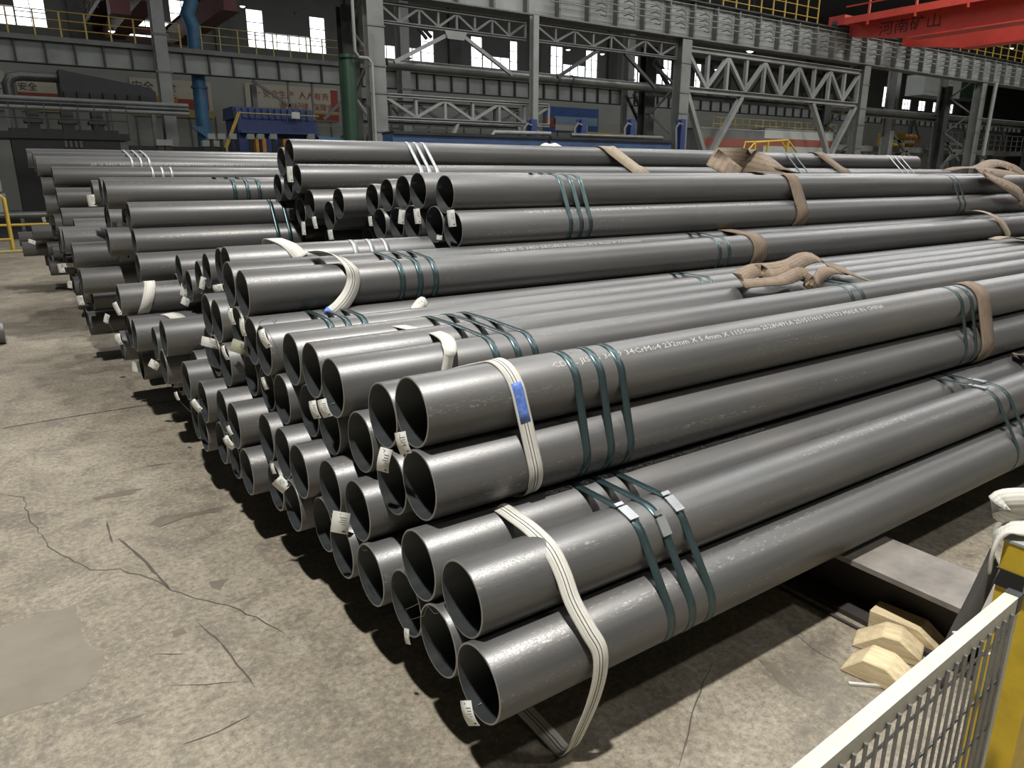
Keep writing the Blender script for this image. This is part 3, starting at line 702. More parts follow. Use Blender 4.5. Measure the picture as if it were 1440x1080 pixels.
# barrier boxes and stair behind the pile
for i, (u0, u1, v, mt, wds) in enumerate(((985, 1075, 184, 'steel_grey', 'darker left'), (1075.5, 1188, 187, 'barrier_grey', 'paler right'))):
    a, b = at(u0, v, 19.3), at(u1, v, 19.3); b.x = min(b.x, 31.45)
    r = empty('striped_cabin', ((a.x+b.x)/2, 19.3, 0)); h = (b.x-a.x)/2
    MB().box((-h, 0, 0), (h, 1.2, b.z)).build('body', mt, r)
    MB().box((-h, -0.012, b.z-0.68), (h, 0, b.z-0.38)).build('red_stripe', 'barrier_red', r)
    MB().box((-h, -0.02, b.z-0.03), (h, 1.2, b.z+0.02)).build('top_edge', 'steel_light', r)
    tag(r, 'grey enclosure with dull red stripe behind the pile, %s one' % wds, 'enclosure', 'striped enclosures')
railing('catwalk_railing', at(1002, 187, 20.3).x, at(1180, 187, 20.3).x-0.3, 20.3, at(1130, 187, 19.3).z+0.025, 20, 'banner_yellow', 'dull yellow railing along the top of the striped enclosures', 0.5, 0.03, 1)
r = empty('stair_rail', (18.9, 13.4, 0))
yp = [(at(u, v, 13.4)-Vector((18.9, 13.4, 0))) for u, v in ((1048, 216), (1062, 200), (1108, 197), (1122, 216))]
yp2 = [(at(u, v, 13.4)-Vector((18.9, 13.4, 0))) for u, v in ((1074, 216), (1078, 201), (1128, 199), (1139, 217))]
MB().tube(yp, 0.03, 6).build('handrail', 'safety_yellow', r); MB().tube([p+Vector((0, 0.8, 0.05)) for p in yp2], 0.03, 6).build('handrail', 'safety_yellow', r)
for u in (1062, 1080, 1108):
    p = at(u, 199, 13.4)-Vector((18.9, 13.4, 0)); MB().box((p.x-.03, -.03, 0), (p.x+.03, .03, p.z)).build('post', 'safety_yellow', r)
tag(r, 'bright yellow stair handrails in front of the striped enclosure', 'handrail')

# cranes
def crane(name, xa, xb, y0, y1, zb, zt, mat, mat2, label, txt=None, rail=None):
    """two box girders along y; y1 = inner face of the runway, rail = top of the runway girder"""
    r = empty(name, ((xa+xb)/2, (y0+y1)/2, zb)); cx_ = (xa+xb)/2; cy_ = (y0+y1)/2; h = zt-zb; rz = (rail if rail is not None else zt-0.4)-zb+0.02
    for i, xx in enumerate((xa, xb)):
        poly = [(y1-cy_, h), (y1-cy_, h*0.45), (y1-cy_-2.6, 0), (y0-cy_, 0), (y0-cy_, h)]
        MB().prism(poly, 0, xx-cx_-0.3, xx-cx_+0.3).build('box_girder', mat, r)
        MB().box((xx-cx_-0.42, y0-cy_, h), (xx-cx_+0.42, y1-cy_, h+0.05)).build('top_plate', mat, r)
        MB().box((xx-cx_-0.42, y0-cy_, -0.04), (xx-cx_+0.42, y1-cy_-2.6, 0)).build('bottom_plate', mat, r)
    MB().box((xa-cx_-0.7, y1-cy_+0.02, rz+0.12), (xb-cx_+0.7, y1-cy_+0.75, rz+0.5)).build('end_truck', mat, r)
    for xx in (xa-cx_-0.55, xb-cx_+0.55):
        MB().tube([(xx, y1-cy_+0.35, rz+0.2), (xx, y1-cy_+0.55, rz+0.2)], 0.2, 12).build('wheel', 'steel_dark', r)
    wk = MB().box((xa-cx_-1.15, y0-cy_, h-0.02), (xa-cx_-0.42, y1-cy_-0.3, h+0.03)).build('walkway', mat2, r)
    MB().box((xa-cx_-1.2, y0-cy_, h-0.16), (xa-cx_-1.13, y1-cy_-0.3, h+0.1)).build('kick_board', mat2, wk)
    for zz in (0.5, 0.95): MB().tube([(xa-cx_-1.16, y0-cy_, h+zz), (xa-cx_-1.16, y1-cy_-0.3, h+zz)], 0.03, 6).build('rail', mat2, wk)
    k = y0
    while k < y1-0.4:
        MB().box((xa-cx_-1.21, k-cy_-0.035, h-0.3), (xa-cx_-1.14, k-cy_+0.035, h+0.95)).build('rail_post', mat2, wk); k += 1.9
    if txt:
        vs, fs = text_mesh(txt, 0.55, 2)
        o = MB().add([(xa-cx_-0.315, y1-cy_-1.3-p[0]*1.15, h*0.3+p[1]) for p in vs], fs).build('lettering', 'ink', r); o['kind'] = 'stuff'
    tag(r, label, 'crane'); return r
crane('bridge_crane', 30.2, 34.4, -6, 18.12, 7.0, 7.86, 'crane_red', 'crane_red', 'bright red overhead travelling crane with dark lettering at upper right', '河南矿山', G1)
r = crane('bridge_crane', 6.2, 9.6, 37, 51, 9.2, 10.3, 'crane_maroon', 'crane_maroon', 'dark red overhead crane at upper left in front of the windows')
MB().box((-3.4, -7.0, -0.7), (-2.6, -6.1, 0.9)).build('cab_frame', 'crane_maroon', r)

# small bright work lamps hanging in the hall
for i, (u, v, y, wds) in enumerate(((799, 70, 40, 'above the round duct, left'), (847, 76, 40, 'above the round duct, right'), (1422, 68, 24, 'under the crane at the right edge'), (1010, 98, 21, 'behind the pale truss'), (930, 98, 21, 'left of the second column'), (341, 9, 45, 'by the upper left windows'), (157, 44, 40, 'near the dark red crane'), (1055, 72, 19.5, 'on the crane girder underside'))):
    p = at(u, v, y); r = empty('work_lamp', p)
    MB().tube([(0, 0, 0.12), (0, 0, 0.0)], [0.09, 0.16], 10).build('shade', 'steel_dark', r)
    MB().tube([(0, 0, 0.0), (0, 0, -0.05)], [0.15, 0.08], 10).build('lens', 'lamp_glow', r)
    MB().tube([(0, 0, 0.12), (0, 0, 16-p.z)], 0.012, 5).build('stem', 'steel_dark', r)
    tag(r, 'small lit work lamp ' + wds, 'lamp', 'small work lamps')

# yellow guard rail and pale machine at the far left floor
r = empty('guard_rail', (-0.95, 19.6, 0))
MB().tube([(-6, 0, 1.30), (0.15, 0, 1.30), (0.22, 0, 1.22), (0.22, 0, 0)], 0.045, 8).build('top_rail', 'safety_yellow', r)
MB().tube([(-6, 0, 0.62), (1.2, 0, 0.62)], 0.03, 8).build('middle_rail', 'safety_yellow', r)
MB().box((0.15, -0.07, 0), (0.3, 0.07, 0.02)).build('foot_plate', 'steel_dark', r)
MB().box((1.05, -0.06, 0), (1.15, 0.06, 0.9)).build('short_post', 'safety_yellow', r)
for xx in (-4, -2): MB().box((xx-.03, -.03, 0), (xx+.03, .03, 1.3)).build('post', 'safety_yellow', r)
tag(r, 'yellow tubular guard rail at the left edge beyond the pile', 'guard rail')
r = empty('low_barrier', (-1.3, 17.8, 0))
MB().tube([(-3, 0, 0.42), (0.55, 0, 0.42)], 0.025, 8).build('rail', 'safety_yellow', r)
MB().bar((0.0, 0, 0.02), (-0.15, 0, 0.75), 0.06, 0.06).build('post', 'safety_yellow', r)
MB().box((-0.15, -0.15, 0), (0.2, 0.15, 0.03)).build('base_plate', 'barrier_grey', r)
MB().tube([(-3, 0, 0.16), (0.75, 0, 0.16)], 0.03, 8).build('kick_rail', 'banner_yellow', r)
tag(r, 'low yellow barrier with base plate at the left edge', 'barrier')
r = empty('pale_machine', (-2.2, 23.5, 0))
MB().box((-5, 0, 0.75), (1.55, 1.5, 1.25)).build('lower_casing', 'barrier_grey', r); MB().box((-5, 0, 1.32), (1.5, 1.4, 1.75)).build('upper_casing', 'barrier_grey', r)
MB().box((-5, 0.2, 0), (1.8, 1.2, 0.75)).build('base', 'machine_black', r); MB().tube([(-5, -0.15, 0.68), (3.2, -0.15, 0.68)], 0.09, 8).build('front_pipe', 'duct_grey', r)
MB().box((-0.3, -0.4, 0), (0.5, 0.1, 0.62)).build('white_box', 'board_white', r)
tag(r, 'pale cased machine behind the yellow guard rail at far left', 'machine')

PIPES = {
    'A': (0, -0.0002, 0.0000), 'C': (0.003, 0.2366, 0.0000), 'D': (0.006, 0.3598, 0.2011), 'B': (0.021, 0.1186, 0.2014),
    'E': (0.014, 0.4784, 0.0000), 'F': (-0.01, 0.7119, 0.0000), 'G': (-0.023, 0.9497, 0.0000), 'H': (-0.006, 1.1871, 0.0000),
    'P6': (0.004, 0.8321, 0.2013), 'P4': (0.06, 0.4387, 0.4313), 'P5': (0.066, 0.6610, 0.3599), 'P3': (0.059, 0.8993, 0.4358),
    'P1': (0.072, 0.4979, 0.6572), 'P2': (0.072, 0.7202, 0.5857), 'P7': (-0.008, 1.0719, 0.2030), 'j': (-0.048, 1.3153, 0.2001),
    'k': (-0.036, 1.5583, 0.1999), 'l': (-0.037, 1.8038, 0.1964), 'n': (-0.051, 1.4353, 0.0000), 'm': (-0.05, 1.6779, 0.0000),
    'r': (0.034, 1.0807, 0.6034), 'q': (0.048, 1.3421, 0.6135), 'o': (0.061, 1.4526, 0.4079), 'p': (0.056, 1.2047, 0.4056),
    's': (0.018, 1.6871, 0.4068), 't': (0.024, 1.9232, 0.4067), 'u': (0.018, 2.1750, 0.4180), 'v': (0.042, 1.5760, 0.6122),
    'w1': (-0.007, 1.8107, 0.6113), 'w2': (0.003, 2.0442, 0.6120), 'w': (-0.119, 2.0508, 0.2024), 'x': (-0.113, 2.2992, 0.2056),
    'y': (-0.111, 1.9302, 0.0000), 'z': (-0.107, 2.1672, 0.0000), 'aa': (-0.112, 2.4098, 0.0000), 'bb': (-0.15, 2.6602, 0.0000),
    'cc': (-0.137, 2.9006, 0.0000), 'dd': (-0.154, 2.5438, 0.2024), 'ff': (-0.15, 2.9844, 0.2180), 'hh': (-0.101, 3.6920, 0.1170),
    'ii': (-0.184, 3.3640, 0.4090), 'jj': (-0.187, 3.4750, 0.2030), 'll': (-0.046, 2.4088, 0.4230), 'mm': (-0.043, 2.6422, 0.4270),
    'nn': (-0.024, 2.8760, 0.4270), 'W1': (1.402, 2.6, 1.266), 'W2': (1.398, 2.5, 1.055), 'W3': (1.4, 2.74, 1.075),
    'W4': (1.368, 2.8919, 1.2822), 'W5': (1.426, 3.2270, 1.2630), 'W6': (1.454, 3.5494, 1.2396), 'W7': (1.455, 3.8149, 1.2014),
    'W8': (1.369, 2.9951, 1.0728), 'W9': (1.464, 3.4270, 1.0407), 'W10': (1.437, 3.6600, 1.0266), 'W11': (1.504, 3.0937, 0.8611),
    'X1': (1.172, 4.8018, 1.5541), 'X2': (1.174, 5.0272, 1.4930), 'X3': (1.15, 4.5927, 1.3541), 'X5': (1.149, 5.1110, 1.2750),
    'X6': (1.199, 4.4728, 1.1524), 'X8': (1.276, 4.0463, 1.1700), 'X4': (1.148, 4.8193, 1.2979), 'X7': (1.195, 4.6957, 1.0828),
    'X9': (1.276, 4.2556, 1.0667), 'V1': (0.015, 2.1679, 0.8232), 'V2': (0.012, 2.4007, 0.8424), 'V6': (0.176, 3.9260, 0.6950),
    'V7': (0.147, 4.1437, 0.6099), 'V8': (0.131, 4.3580, 0.7026), 'V5': (0.168, 3.6200, 0.7740), 'V4': (0.187, 3.3251, 0.8306),
    'V9': (0.161, 4.7124, 0.5260), 'V3': (0.115, 2.8607, 0.8768), 'V10': (-0.036, 2.7680, 0.6340), 'V11': (-0.039, 2.5340, 0.6350),
    'f1': (-0.489, 9.9000, 1.5870), 'f2': (-0.44, 9.6200, 1.5430), 'f3': (-0.432, 9.3500, 1.4850), 'f4': (-0.293, 9.1000, 1.3640),
    'f5': (-0.411, 9.3600, 1.2500), 'f6': (-0.301, 8.8500, 1.1230), 'f7': (-0.416, 9.1200, 1.0290), 'f8': (-0.3, 8.6000, 0.8980),
    'f9': (-0.364, 8.8800, 0.8230), 'g1': (-0.165, 5.3880, 1.2290), 'g2': (-0.127, 6.0270, 1.2460), 'g3': (-0.171, 6.2600, 1.2210),
    'g4': (-0.044, 5.1971, 1.0580), 'g5': (-0.042, 5.4843, 1.0163), 'g6': (-0.123, 5.8080, 0.9950), 'g7': (-0.046, 5.0800, 0.8560),
    'g8': (-0.064, 4.9289, 0.6779), 'g9': (-0.087, 5.8030, 0.7600), 'g10': (-0.04, 5.5730, 0.8000), 'h1': (-0.439, 6.5500, 0.7860),
    'h2': (-0.401, 6.3000, 0.6760), 'h3': (-0.385, 6.0500, 0.4670), 'h4': (-0.45, 6.8000, 0.7900), 'h5': (-0.205, 5.3147, 0.8557),
    'i2': (-0.279, 4.4799, 0.5035), 'i3': (-0.2477, 4.383, 0.279), 'i4': (-0.2479, 4.1500, 0.2970), 'i6': (-0.1601, 3.9000, 0.2720),
    'i7': (-0.19, 4.4910, 0.0000), 'i8': (-0.277, 4.7352, 0.1128), 'j1': (-0.687, 12.7900, 0.3900), 'j1b': (-0.666, 12.6070, 0.2440),
    'j2': (-0.509, 12.1978, 0.5201), 'j3': (-0.399, 12.4202, 0.4489), 'V12': (0.006, 2.2941, 0.6268),
}
INNER = [
    (-0.098, 3.14, 0), (-0.037, 3.9, 0), (-0.051, 4.14, 0), (-0.084, 5.16, 0), (-0.083, 5.39, 0.06),
    (-0.062, 5.62, 0), (-0.066, 5.85, 0.06), (0, 6.08, 0), (-0.046, 6.31, 0.06), (-0.346, 6.54, 0),
    (-0.285, 6.77, 0.06), (-0.327, 7, 0), (-0.213, 8.26, 0), (-0.242, 8.49, 0.06), (-0.229, 8.72, 0),
    (-0.268, 8.95, 0.06), (-0.229, 9.18, 0), (-0.211, 9.41, 0.06), (-0.238, 9.64, 0), (-0.221, 9.87, 0.06),
    (-0.226, 10.1, 0), (-0.374, 11.85, 0), (-0.318, 12.08, 0.06), (-0.332, 12.31, 0), (-0.355, 12.55, 0),
    (-0.377, 12.78, 0.06), (-0.048, 3.22, 0.223), (0.238, 5.17, 0.263), (0.05, 5.51, 0.263), (-0.01, 6.12, 0.243),
    (-0.291, 6.43, 0.263), (-0.333, 6.89, 0.263), (-0.301, 7.12, 0.203), (-0.245, 8.26, 0.243), (-0.205, 8.61, 0.263),
    (-0.21, 9.07, 0.263), (-0.272, 9.53, 0.263), (-0.27, 9.99, 0.263), (-0.264, 10.22, 0.203), (-0.302, 11.85, 0.243),
    (-0.344, 12.2, 0.263), (0.046, 3.11, 0.445), (0.212, 3.6, 0.405), (0.212, 4.9, 0.385), (0.008, 5.29, 0.465),
    (0.027, 5.63, 0.465), (-0.318, 6.55, 0.465), (-0.292, 7.01, 0.465), (-0.226, 8.34, 0.465), (-0.206, 8.73, 0.465),
    (-0.212, 9.19, 0.465), (-0.202, 9.65, 0.465), (-0.29, 10.11, 0.465), (-0.352, 7.13, 0.667), (-0.211, 8.46, 0.667),
    (-0.203, 8.93, 0.588), (-0.209, 9.31, 0.667), (-0.236, 9.77, 0.667), (-0.334, 10.23, 0.667), (-0.003, 6.01, 0.87),
    (-0.214, 8.26, 0.79), (-0.235, 9.43, 0.87), (-0.368, 9.89, 0.87), (-0.097, 6.21, 0.993), (-0.205, 9.55, 1.073),
    (-0.311, 10.09, 0.993), (-0.384, 9.67, 1.275), (1.38, 4.56, 0.83), (1.528, 4.1, 0.86), (1.251, 4.93, 1.06),
]
DROPPED = ()

# ================================================================== THE PIPE PILE  (table: end x, y, height of axis above the lowest row)
R = 0.116; ZA = 0.37
PM = {}
def pipe_mesh(L):
    if L in PM: return PM[L]
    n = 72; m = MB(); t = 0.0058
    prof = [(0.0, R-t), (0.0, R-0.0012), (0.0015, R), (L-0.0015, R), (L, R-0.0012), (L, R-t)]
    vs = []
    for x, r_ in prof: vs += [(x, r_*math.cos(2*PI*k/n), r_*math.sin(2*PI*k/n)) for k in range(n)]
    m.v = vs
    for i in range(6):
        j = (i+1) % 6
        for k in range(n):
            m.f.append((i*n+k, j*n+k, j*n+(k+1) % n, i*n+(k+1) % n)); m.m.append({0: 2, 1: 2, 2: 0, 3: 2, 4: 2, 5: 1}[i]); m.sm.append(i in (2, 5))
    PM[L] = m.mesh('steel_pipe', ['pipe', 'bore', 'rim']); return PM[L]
LEN = {'X1': 9.97, 'X2': 10.0, 'X3': 10.6, 'X4': 10.55, 'X5': 10.5, 'f1': 11.3}
ORD = ['front', 'second', 'third', 'fourth', 'fifth', 'sixth', 'seventh', 'eighth', 'ninth', 'tenth', 'eleventh', 'twelfth', 'thirteenth', 'fourteenth', 'fifteenth',
       'sixteenth', 'seventeenth', 'eighteenth', 'nineteenth', 'twentieth']
def ordinal(i):
    if i < 20: return ORD[i]
    return '%d%s' % (i+1, 'st' if (i+1) % 10 == 1 else 'nd' if (i+1) % 10 == 2 else 'rd' if (i+1) % 10 == 3 else 'th')
ROW = ['lowest', 'second-lowest', 'third-lowest', 'fourth-lowest', 'fifth', 'sixth', 'seventh', 'top']
SPECIAL = {
 'A': 'grey steel pipe lowest at the front corner, slack white sling hanging beside its mouth',
 'B': 'grey steel pipe lying on the front bottom pipe under three silver-clipped bands',
 'D': 'grey steel pipe tucked behind the clipped-band pipe, bristly burr on its mouth',
 'P1': 'upper front pipe with long white printed line and blue-labelled white sling',
 'P2': 'pipe just left of the printed upper front pipe, same bundle',
 'P3': 'pipe at lower left of the blue-label sling bundle',
 'P4': 'pipe directly below the printed upper front pipe, scorched inside its mouth',
 'P5': 'pipe with curled white tag across its mouth below the blue-label bundle top',
 'r': 'front pipe of the flat middle tier, two white tags at its mouth',
 'q': 'second pipe of the flat middle tier with white printed line on top',
 'v': 'third pipe of the flat middle tier, slightly set back',
 'w1': 'fourth pipe of the flat middle tier with a curled tag in its mouth',
 'w2': 'fifth pipe of the flat middle tier with a bent wire on its rim',
 'V1': 'pipe crossed by three bright teal bands and white sling above the flat tier',
 'V2': 'pipe right behind the one with bright bands above the flat tier',
 'X1': 'topmost pipe of the tall middle pile, its mouth highest',
 'X2': 'pipe left of the topmost one on the tall middle pile',
 'X3': 'pipe under the topmost one with white tag at its mouth',
 'X4': 'middle of three pipe mouths below the topmost pair',
 'X5': 'leftmost of three pipe mouths below the topmost pair',
 'W1': 'upper front pipe of the right-hand pile, wide open mouth above a tag',
 'W2': 'pipe below the upper front mouth of the right-hand pile, tag in its mouth',
 'f1': 'rearmost top pipe of the far left pile', 'f2': 'second rearmost top pipe of the far left pile',
 'f3': 'top pipe of the far left pile crossed by three pale bands', 'f4': 'far left pile pipe with long pale side below the banded top one',
 'j1': 'protruding pipe at the extreme far left end of the pile', 'j1b': 'lower protruding pipe at the extreme far left end',
 'g4': 'left pile pipe with three dark bands, long bright side', 'g1': 'left pile pipe above the dark-banded one, front of three mouths',
}
OBJ = {}; SHORT = {}
allp = [(n, *p) for n, p in PIPES.items()] + [('inner%d' % i, *p) for i, p in enumerate(INNER)]
rows = {}
for n, x, y, z in allp: rows.setdefault(min(7, round(z/0.206)), []).append((y, n))
POS = {}
for k, lst in rows.items():
    for i, (y, n) in enumerate(sorted(lst)): POS[n] = (k, i)
DROP = set(DROPPED)
for n, x, y, z in allp:
    if n in DROP: continue
    L = LEN.get(n, 11.55)
    o = bpy.data.objects.new('steel_pipe', pipe_mesh(L)); COL.objects.link(o)
    o.location = (x, y, z+ZA); o.rotation_euler = (random.uniform(0, 2*PI), 0, 0)
    k, i = POS[n]
    SHORT[n] = '%s pipe of the %s row' % (ordinal(i), ROW[k])
    tag(o, SPECIAL.get(n, 'plain grey steel pipe, %s from the front in the %s row of the pile' % (ordinal(i), ROW[k])), 'pipe', 'stacked steel pipes')
    OBJ[n] = o
# one more pipe mouth of another stack just inside the left picture edge
lp = bpy.data.objects.new('steel_pipe', pipe_mesh(11.55)); COL.objects.link(lp)
q = atz(3, 468, R); lp.location = (q.x-11.55+0.02, q.y, R)
tag(lp, 'end of another steel pipe peeking in at the left picture edge', 'pipe', 'pipes of a second stack')

# ---------------------------------------------------------------- printed lines on the pipes
def cyl_hit(u, v, n):
    x, y, z = PIPES[n]; d = ray(u, v); o = CAM-Vector((0, y, z+ZA))
    a = d.y**2+d.z**2; b = o.y*d.y+o.z*d.z; c = o.y**2+o.z**2-R*R
    disc = b*b-a*c
    t = (-b-math.sqrt(max(disc, 0)))/a; p = o+d*t
    return p.x, math.atan2(-p.y, p.z)        # x, angle from the top towards the front
def lettering(n, txt, u0, v0, u1, v1, size):
    x0, f0 = cyl_hit(u0, v0, n); x1, f1 = cyl_hit(u1, v1, n); f = (f0+f1)/2
    vs, fs = text_mesh(txt, size, 1)
    wd = max(p[0] for p in vs); s = (x1-x0)/wd
    o = OBJ[n]; rr = R+0.0006; vv = []
    for p in vs:
        a = f-(p[1]-size*0.35)/R
        vv.append(Vector((x0+p[0]*s, o.location.y-rr*math.sin(a), o.location.z+rr*math.cos(a))))
    inv = (Matrix.Translation(o.location) @ o.rotation_euler.to_matrix().to_4x4()).inverted()
    MB().add([inv @ p for p in vv], fs).build('printed_line', 'paint_white_print', o)['kind'] = 'stuff'
lettering('P1', 'CDSL JIS G 3429 34CrMo4 232mm X 5.4mm X 11550mm 25280491A 250519610 S10173 MADE IN CHINA', 776, 514, 1242, 430, 0.034)
lettering('q', 'CDSL JIS G 3429 34CrMo4 232mm X 5.4mm X 11550mm 25280491A 250519610 S10180 MADE IN CHINA', 596, 455, 993, 406, 0.034)
lettering('W2', 'CDSL JIS G 3429 34CrMo4 232mm X 5.4mm X 9855mm 25280490A 250520510 S10004 MADE IN CHINA', 738, 300, 1082, 285, 0.036)
lettering('D', 'CDSL JIS G 3429 34CrMo4 232mm X 5.4mm X 11550mm 25280491A', 762, 693, 1080, 604, 0.034)
lettering('V2', 'CDSL JIS G 3429 34CrMo4 232mm X 5.4mm X 11550mm', 690, 353, 900, 338, 0.03)
lettering('f3', 'JIS G 3429 34CrMo4 232mm X 5.4mm X 11550mm 25280461S 250520001 S10076', 128, 232, 392, 232, 0.04)
lettering('X3', 'CDSL JIS G 3429 34CrMo4 232mm X 5.4mm', 520, 233, 640, 236, 0.03)

# ---------------------------------------------------------------- steel bands
def hull(pts):
    pts = sorted(set((round(a, 5), round(b, 5)) for a, b in pts))
    def half(ps):
        h = []
        for p in ps:
            while len(h) > 1 and (h[-1][0]-h[-2][0])*(p[1]-h[-2][1])-(h[-1][1]-h[-2][1])*(p[0]-h[-2][0]) <= 0: h.pop()
            h.append(p)
        return h
    a, b = half(pts), half(pts[::-1]); return a[:-1]+b[:-1]
def loop(names, infl):
    P = []
    for n in names:
        x, y, z = PIPES[n]
        P += [(y+(R+infl)*math.cos(2*PI*k/64), z+ZA+(R+infl)*math.sin(2*PI*k/64)) for k in range(64)]
    return hull(P)
def ring(names, x, infl=0.0015, slope=0.0, zref=0.0, dense=0.05):
    h = loop(names, infl); out = []
    for i, (y, z) in enumerate(h):
        y2, z2 = h[(i+1) % len(h)]; d = math.hypot(y2-y, z2-z); n = max(1, int(d/dense))
        for k in range(n): out.append(Vector((x+slope*(z+(z2-z)*k/n-zref), y+(y2-y)*k/n, z+(z2-z)*k/n)))
    return out
def bands(names, spots, y, label, clips=None, slope=0.0, wd=0.034, mat='band_teal'):
    wds = ('left', 'middle', 'right') if len(spots) == 3 else ('left', 'right')
    for i, s in enumerate(spots):
        p = at(s[0], s[1], y)
        pts = ring(names, p.x, 0.0015, slope, p.z)
        c = Vector((p.x, sum(q.y for q in pts)/len(pts), sum(q.z for q in pts)/len(pts)))
        r = empty('steel_band', (p.x, c.y, min(q.z for q in pts)))
        sp = MB().ribbon([q-r.location for q in pts], wd, (1, 0, 0), 0.0014, True).build('strap', mat, r)
        if clips:
            cu, cv = clips[i]; dd = ray(cu, cv)
            best = min(range(len(pts)), key=lambda k: (CAM+dd*((pts[k]-CAM).dot(dd)/dd.dot(dd))-pts[k]).length + (0 if pts[k].y < c.y+0.3 else 9))
            t = (pts[(best+1) % len(pts)]-pts[best-1]).normalized(); nrm = Vector((1, 0, 0)).cross(t).normalized()
            if nrm.dot(pts[best]-c) < 0: nrm = -nrm
            ctr = pts[best]+nrm*0.004-r.location
            MB().bar(ctr-t*0.032, ctr+t*0.032, 0.040, 0.006, tuple(nrm)).build('seal_clip', 'band_silver', sp)
            MB().bar(ctr-t*0.055, ctr-t*0.040, 0.036, 0.004, tuple(nrm)).build('band_end', 'band_silver', sp)
        tag(r, '%s of the %s' % (wds[i], label), 'band', 'steel bands around the pipe bundles')
b1 = ('A', 'C', 'E', 'B', 'D'); bP = ('P1', 'P2', 'P3', 'P4', 'P5'); br = ('r', 'q', 'v', 'p', 'o'); bs = ('s', 't', 'u', 'w1', 'w2')
bV = ('V1', 'V2', 'V12', 'V11'); bW = ('W1', 'W4', 'W2', 'W3'); bX = ('X1', 'X2', 'X3', 'X4', 'X5')
bands(b1, ((945, 860), (975, 830), (1003, 815)), -0.116, 'three silver-clipped teal bands on the lowest front bundle', ((886, 722), (945, 738), (957, 702)), -0.06)
bands(b1, ((1412, 560), (1428, 552)), 0.0, 'clipped band pair at right of the lowest front bundle', ((1377, 531), (1385, 526)))
bands(bP, ((826, 620), (860, 610), (888, 600)), 0.324, 'three teal bands on the blue-label sling bundle')
bands(bP, ((1351, 450), (1364, 450)), 0.38, 'band pair beside the brown sling on the printed bundle')
bands(br, ((694, 492), (724, 482), (748, 472)), 1.0, 'three teal bands on the front pipes of the flat tier')
bands(br, ((1196, 405), (1211, 402)), 1.0, 'band pair below the crumpled brown sling')
bands(bs, ((458, 447), (482, 443), (505, 438)), 1.80, 'three bands near the blue sling tip')
bands(bs, ((980, 388), (992, 385)), 1.80, 'band pair in the middle of the flat tier')
bands(bV, ((565, 390), (590, 390), (612, 390)), 2.064, 'three bright teal bands above the flat tier')
bands(bV, ((1012, 345), (1025, 345)), 2.064, 'band pair left of the brown sling above the flat tier')
bands(('V3', 'V10'), ((497, 347), (520, 345), (541, 343)), 2.80, 'three silvery bands on the pipe behind the bright-banded one', mat='band_silver')
bands(bW, ((813, 270), (828, 270), (841, 270)), 2.32, 'three teal bands on the right-hand pile')
bands(bW, ((1364, 262), (1371, 262)), 2.32, 'band pair at the far right of the right-hand pile')
bands(bX, ((577, 220), (588, 220), (599, 220)), 4.70, 'three silvery bands on the topmost pile', mat='band_silver')
bands(bX, ((1107, 228), (1118, 228)), 4.70, 'band pair between the brown slings on the topmost pile')
bands(bX, ((1252, 228), (1260, 228), (1268, 228)), 4.70, 'three silvery bands at the right end of the topmost pile', mat='band_silver')
bands(('g4', 'g5', 'g7', 'g10', 'g9'), ((359, 310), (375, 310), (391, 310)), 5.64, 'three dark bands on the left pile')
bands(('g1', 'g2', 'g3'), ((322, 268), (340, 268), (356, 268)), 5.48, 'three bands on the upper left pile')
bands(('f1', 'f2', 'f3'), ((189, 226), (202, 226), (214, 226)), 9.02, 'three pale bands on the far left pile', mat='band_silver')
bands(('f4',), ((221, 243), (235, 243), (248, 243)), 8.69, 'three pale bands lower on the far left pile', mat='band_silver')

# ---------------------------------------------------------------- webbing slings
def smooth(pts, n=6):
    """Catmull-Rom through the points"""
    P = [Vector(p) for p in pts]; out = []
    for i in range(len(P)-1):
        a, b, c, d = P[max(i-1, 0)], P[i], P[i+1], P[min(i+2, len(P)-1)]
        for k in range(n):
            t = k/n; out.append(0.5*((2*b)+(c-a)*t+(2*a-5*b+4*c-d)*t*t+(3*b-a-3*c+d)*t**3))
    out.append(P[-1]); return out
def sling(name, pts, wd, mat, label, side=(1, 0, 0), closed=False, th=0.004, stitch=None, cat='sling'):
    o0 = Vector(min(pts, key=lambda p: p[2])); r = empty(name, o0)
    q = [Vector(p)-o0 for p in pts]
    belt = MB().ribbon(q, wd, side, th, closed).build('belt', mat, r)
    if stitch:
        n = len(q)
        off = []
        for s in (-0.006, 0.006):
            m = MB(); pp = []
            for i in range(n):
                t = (q[(i+1) % n if closed else min(i+1, n-1)]-q[i-1 if (closed or i) else 0]).normalized()
                sd = Vector(side); sd = (sd-t*sd.dot(t)).normalized(); nm = t.cross(sd)
                pp.append(q[i]+sd*s)
            m.ribbon(pp, 0.0022, side, th+0.0016, closed).build('stitch_line', 'ink', belt)
    return tag(r, label, cat, 'lifting slings'), r
# white sling around the printed bundle, with its blue label
p = at(748, 612, 0.324)
pts = ring(bP, p.x, 0.006, -0.10, p.z, 0.03)
_, r = sling('white_sling', pts, 0.056, 'white_webbing', 'white webbing sling with blue label around the printed upper bundle', (1, 0, 0.1), True, 0.004, True)
tgt = [at(733, 545, 0.40), at(752, 592, 0.345)]
seg = [q for q in pts if q.y < 0.47 and tgt[1].z-0.03 < q.z < tgt[0].z+0.03]
seg.sort(key=lambda q: q.z)
if len(seg) > 1:
    MB().ribbon([q-r.location for q in seg], 0.040, (1, 0, 0.1), 0.0062).build('blue_label', 'label_blue', r.children[0])
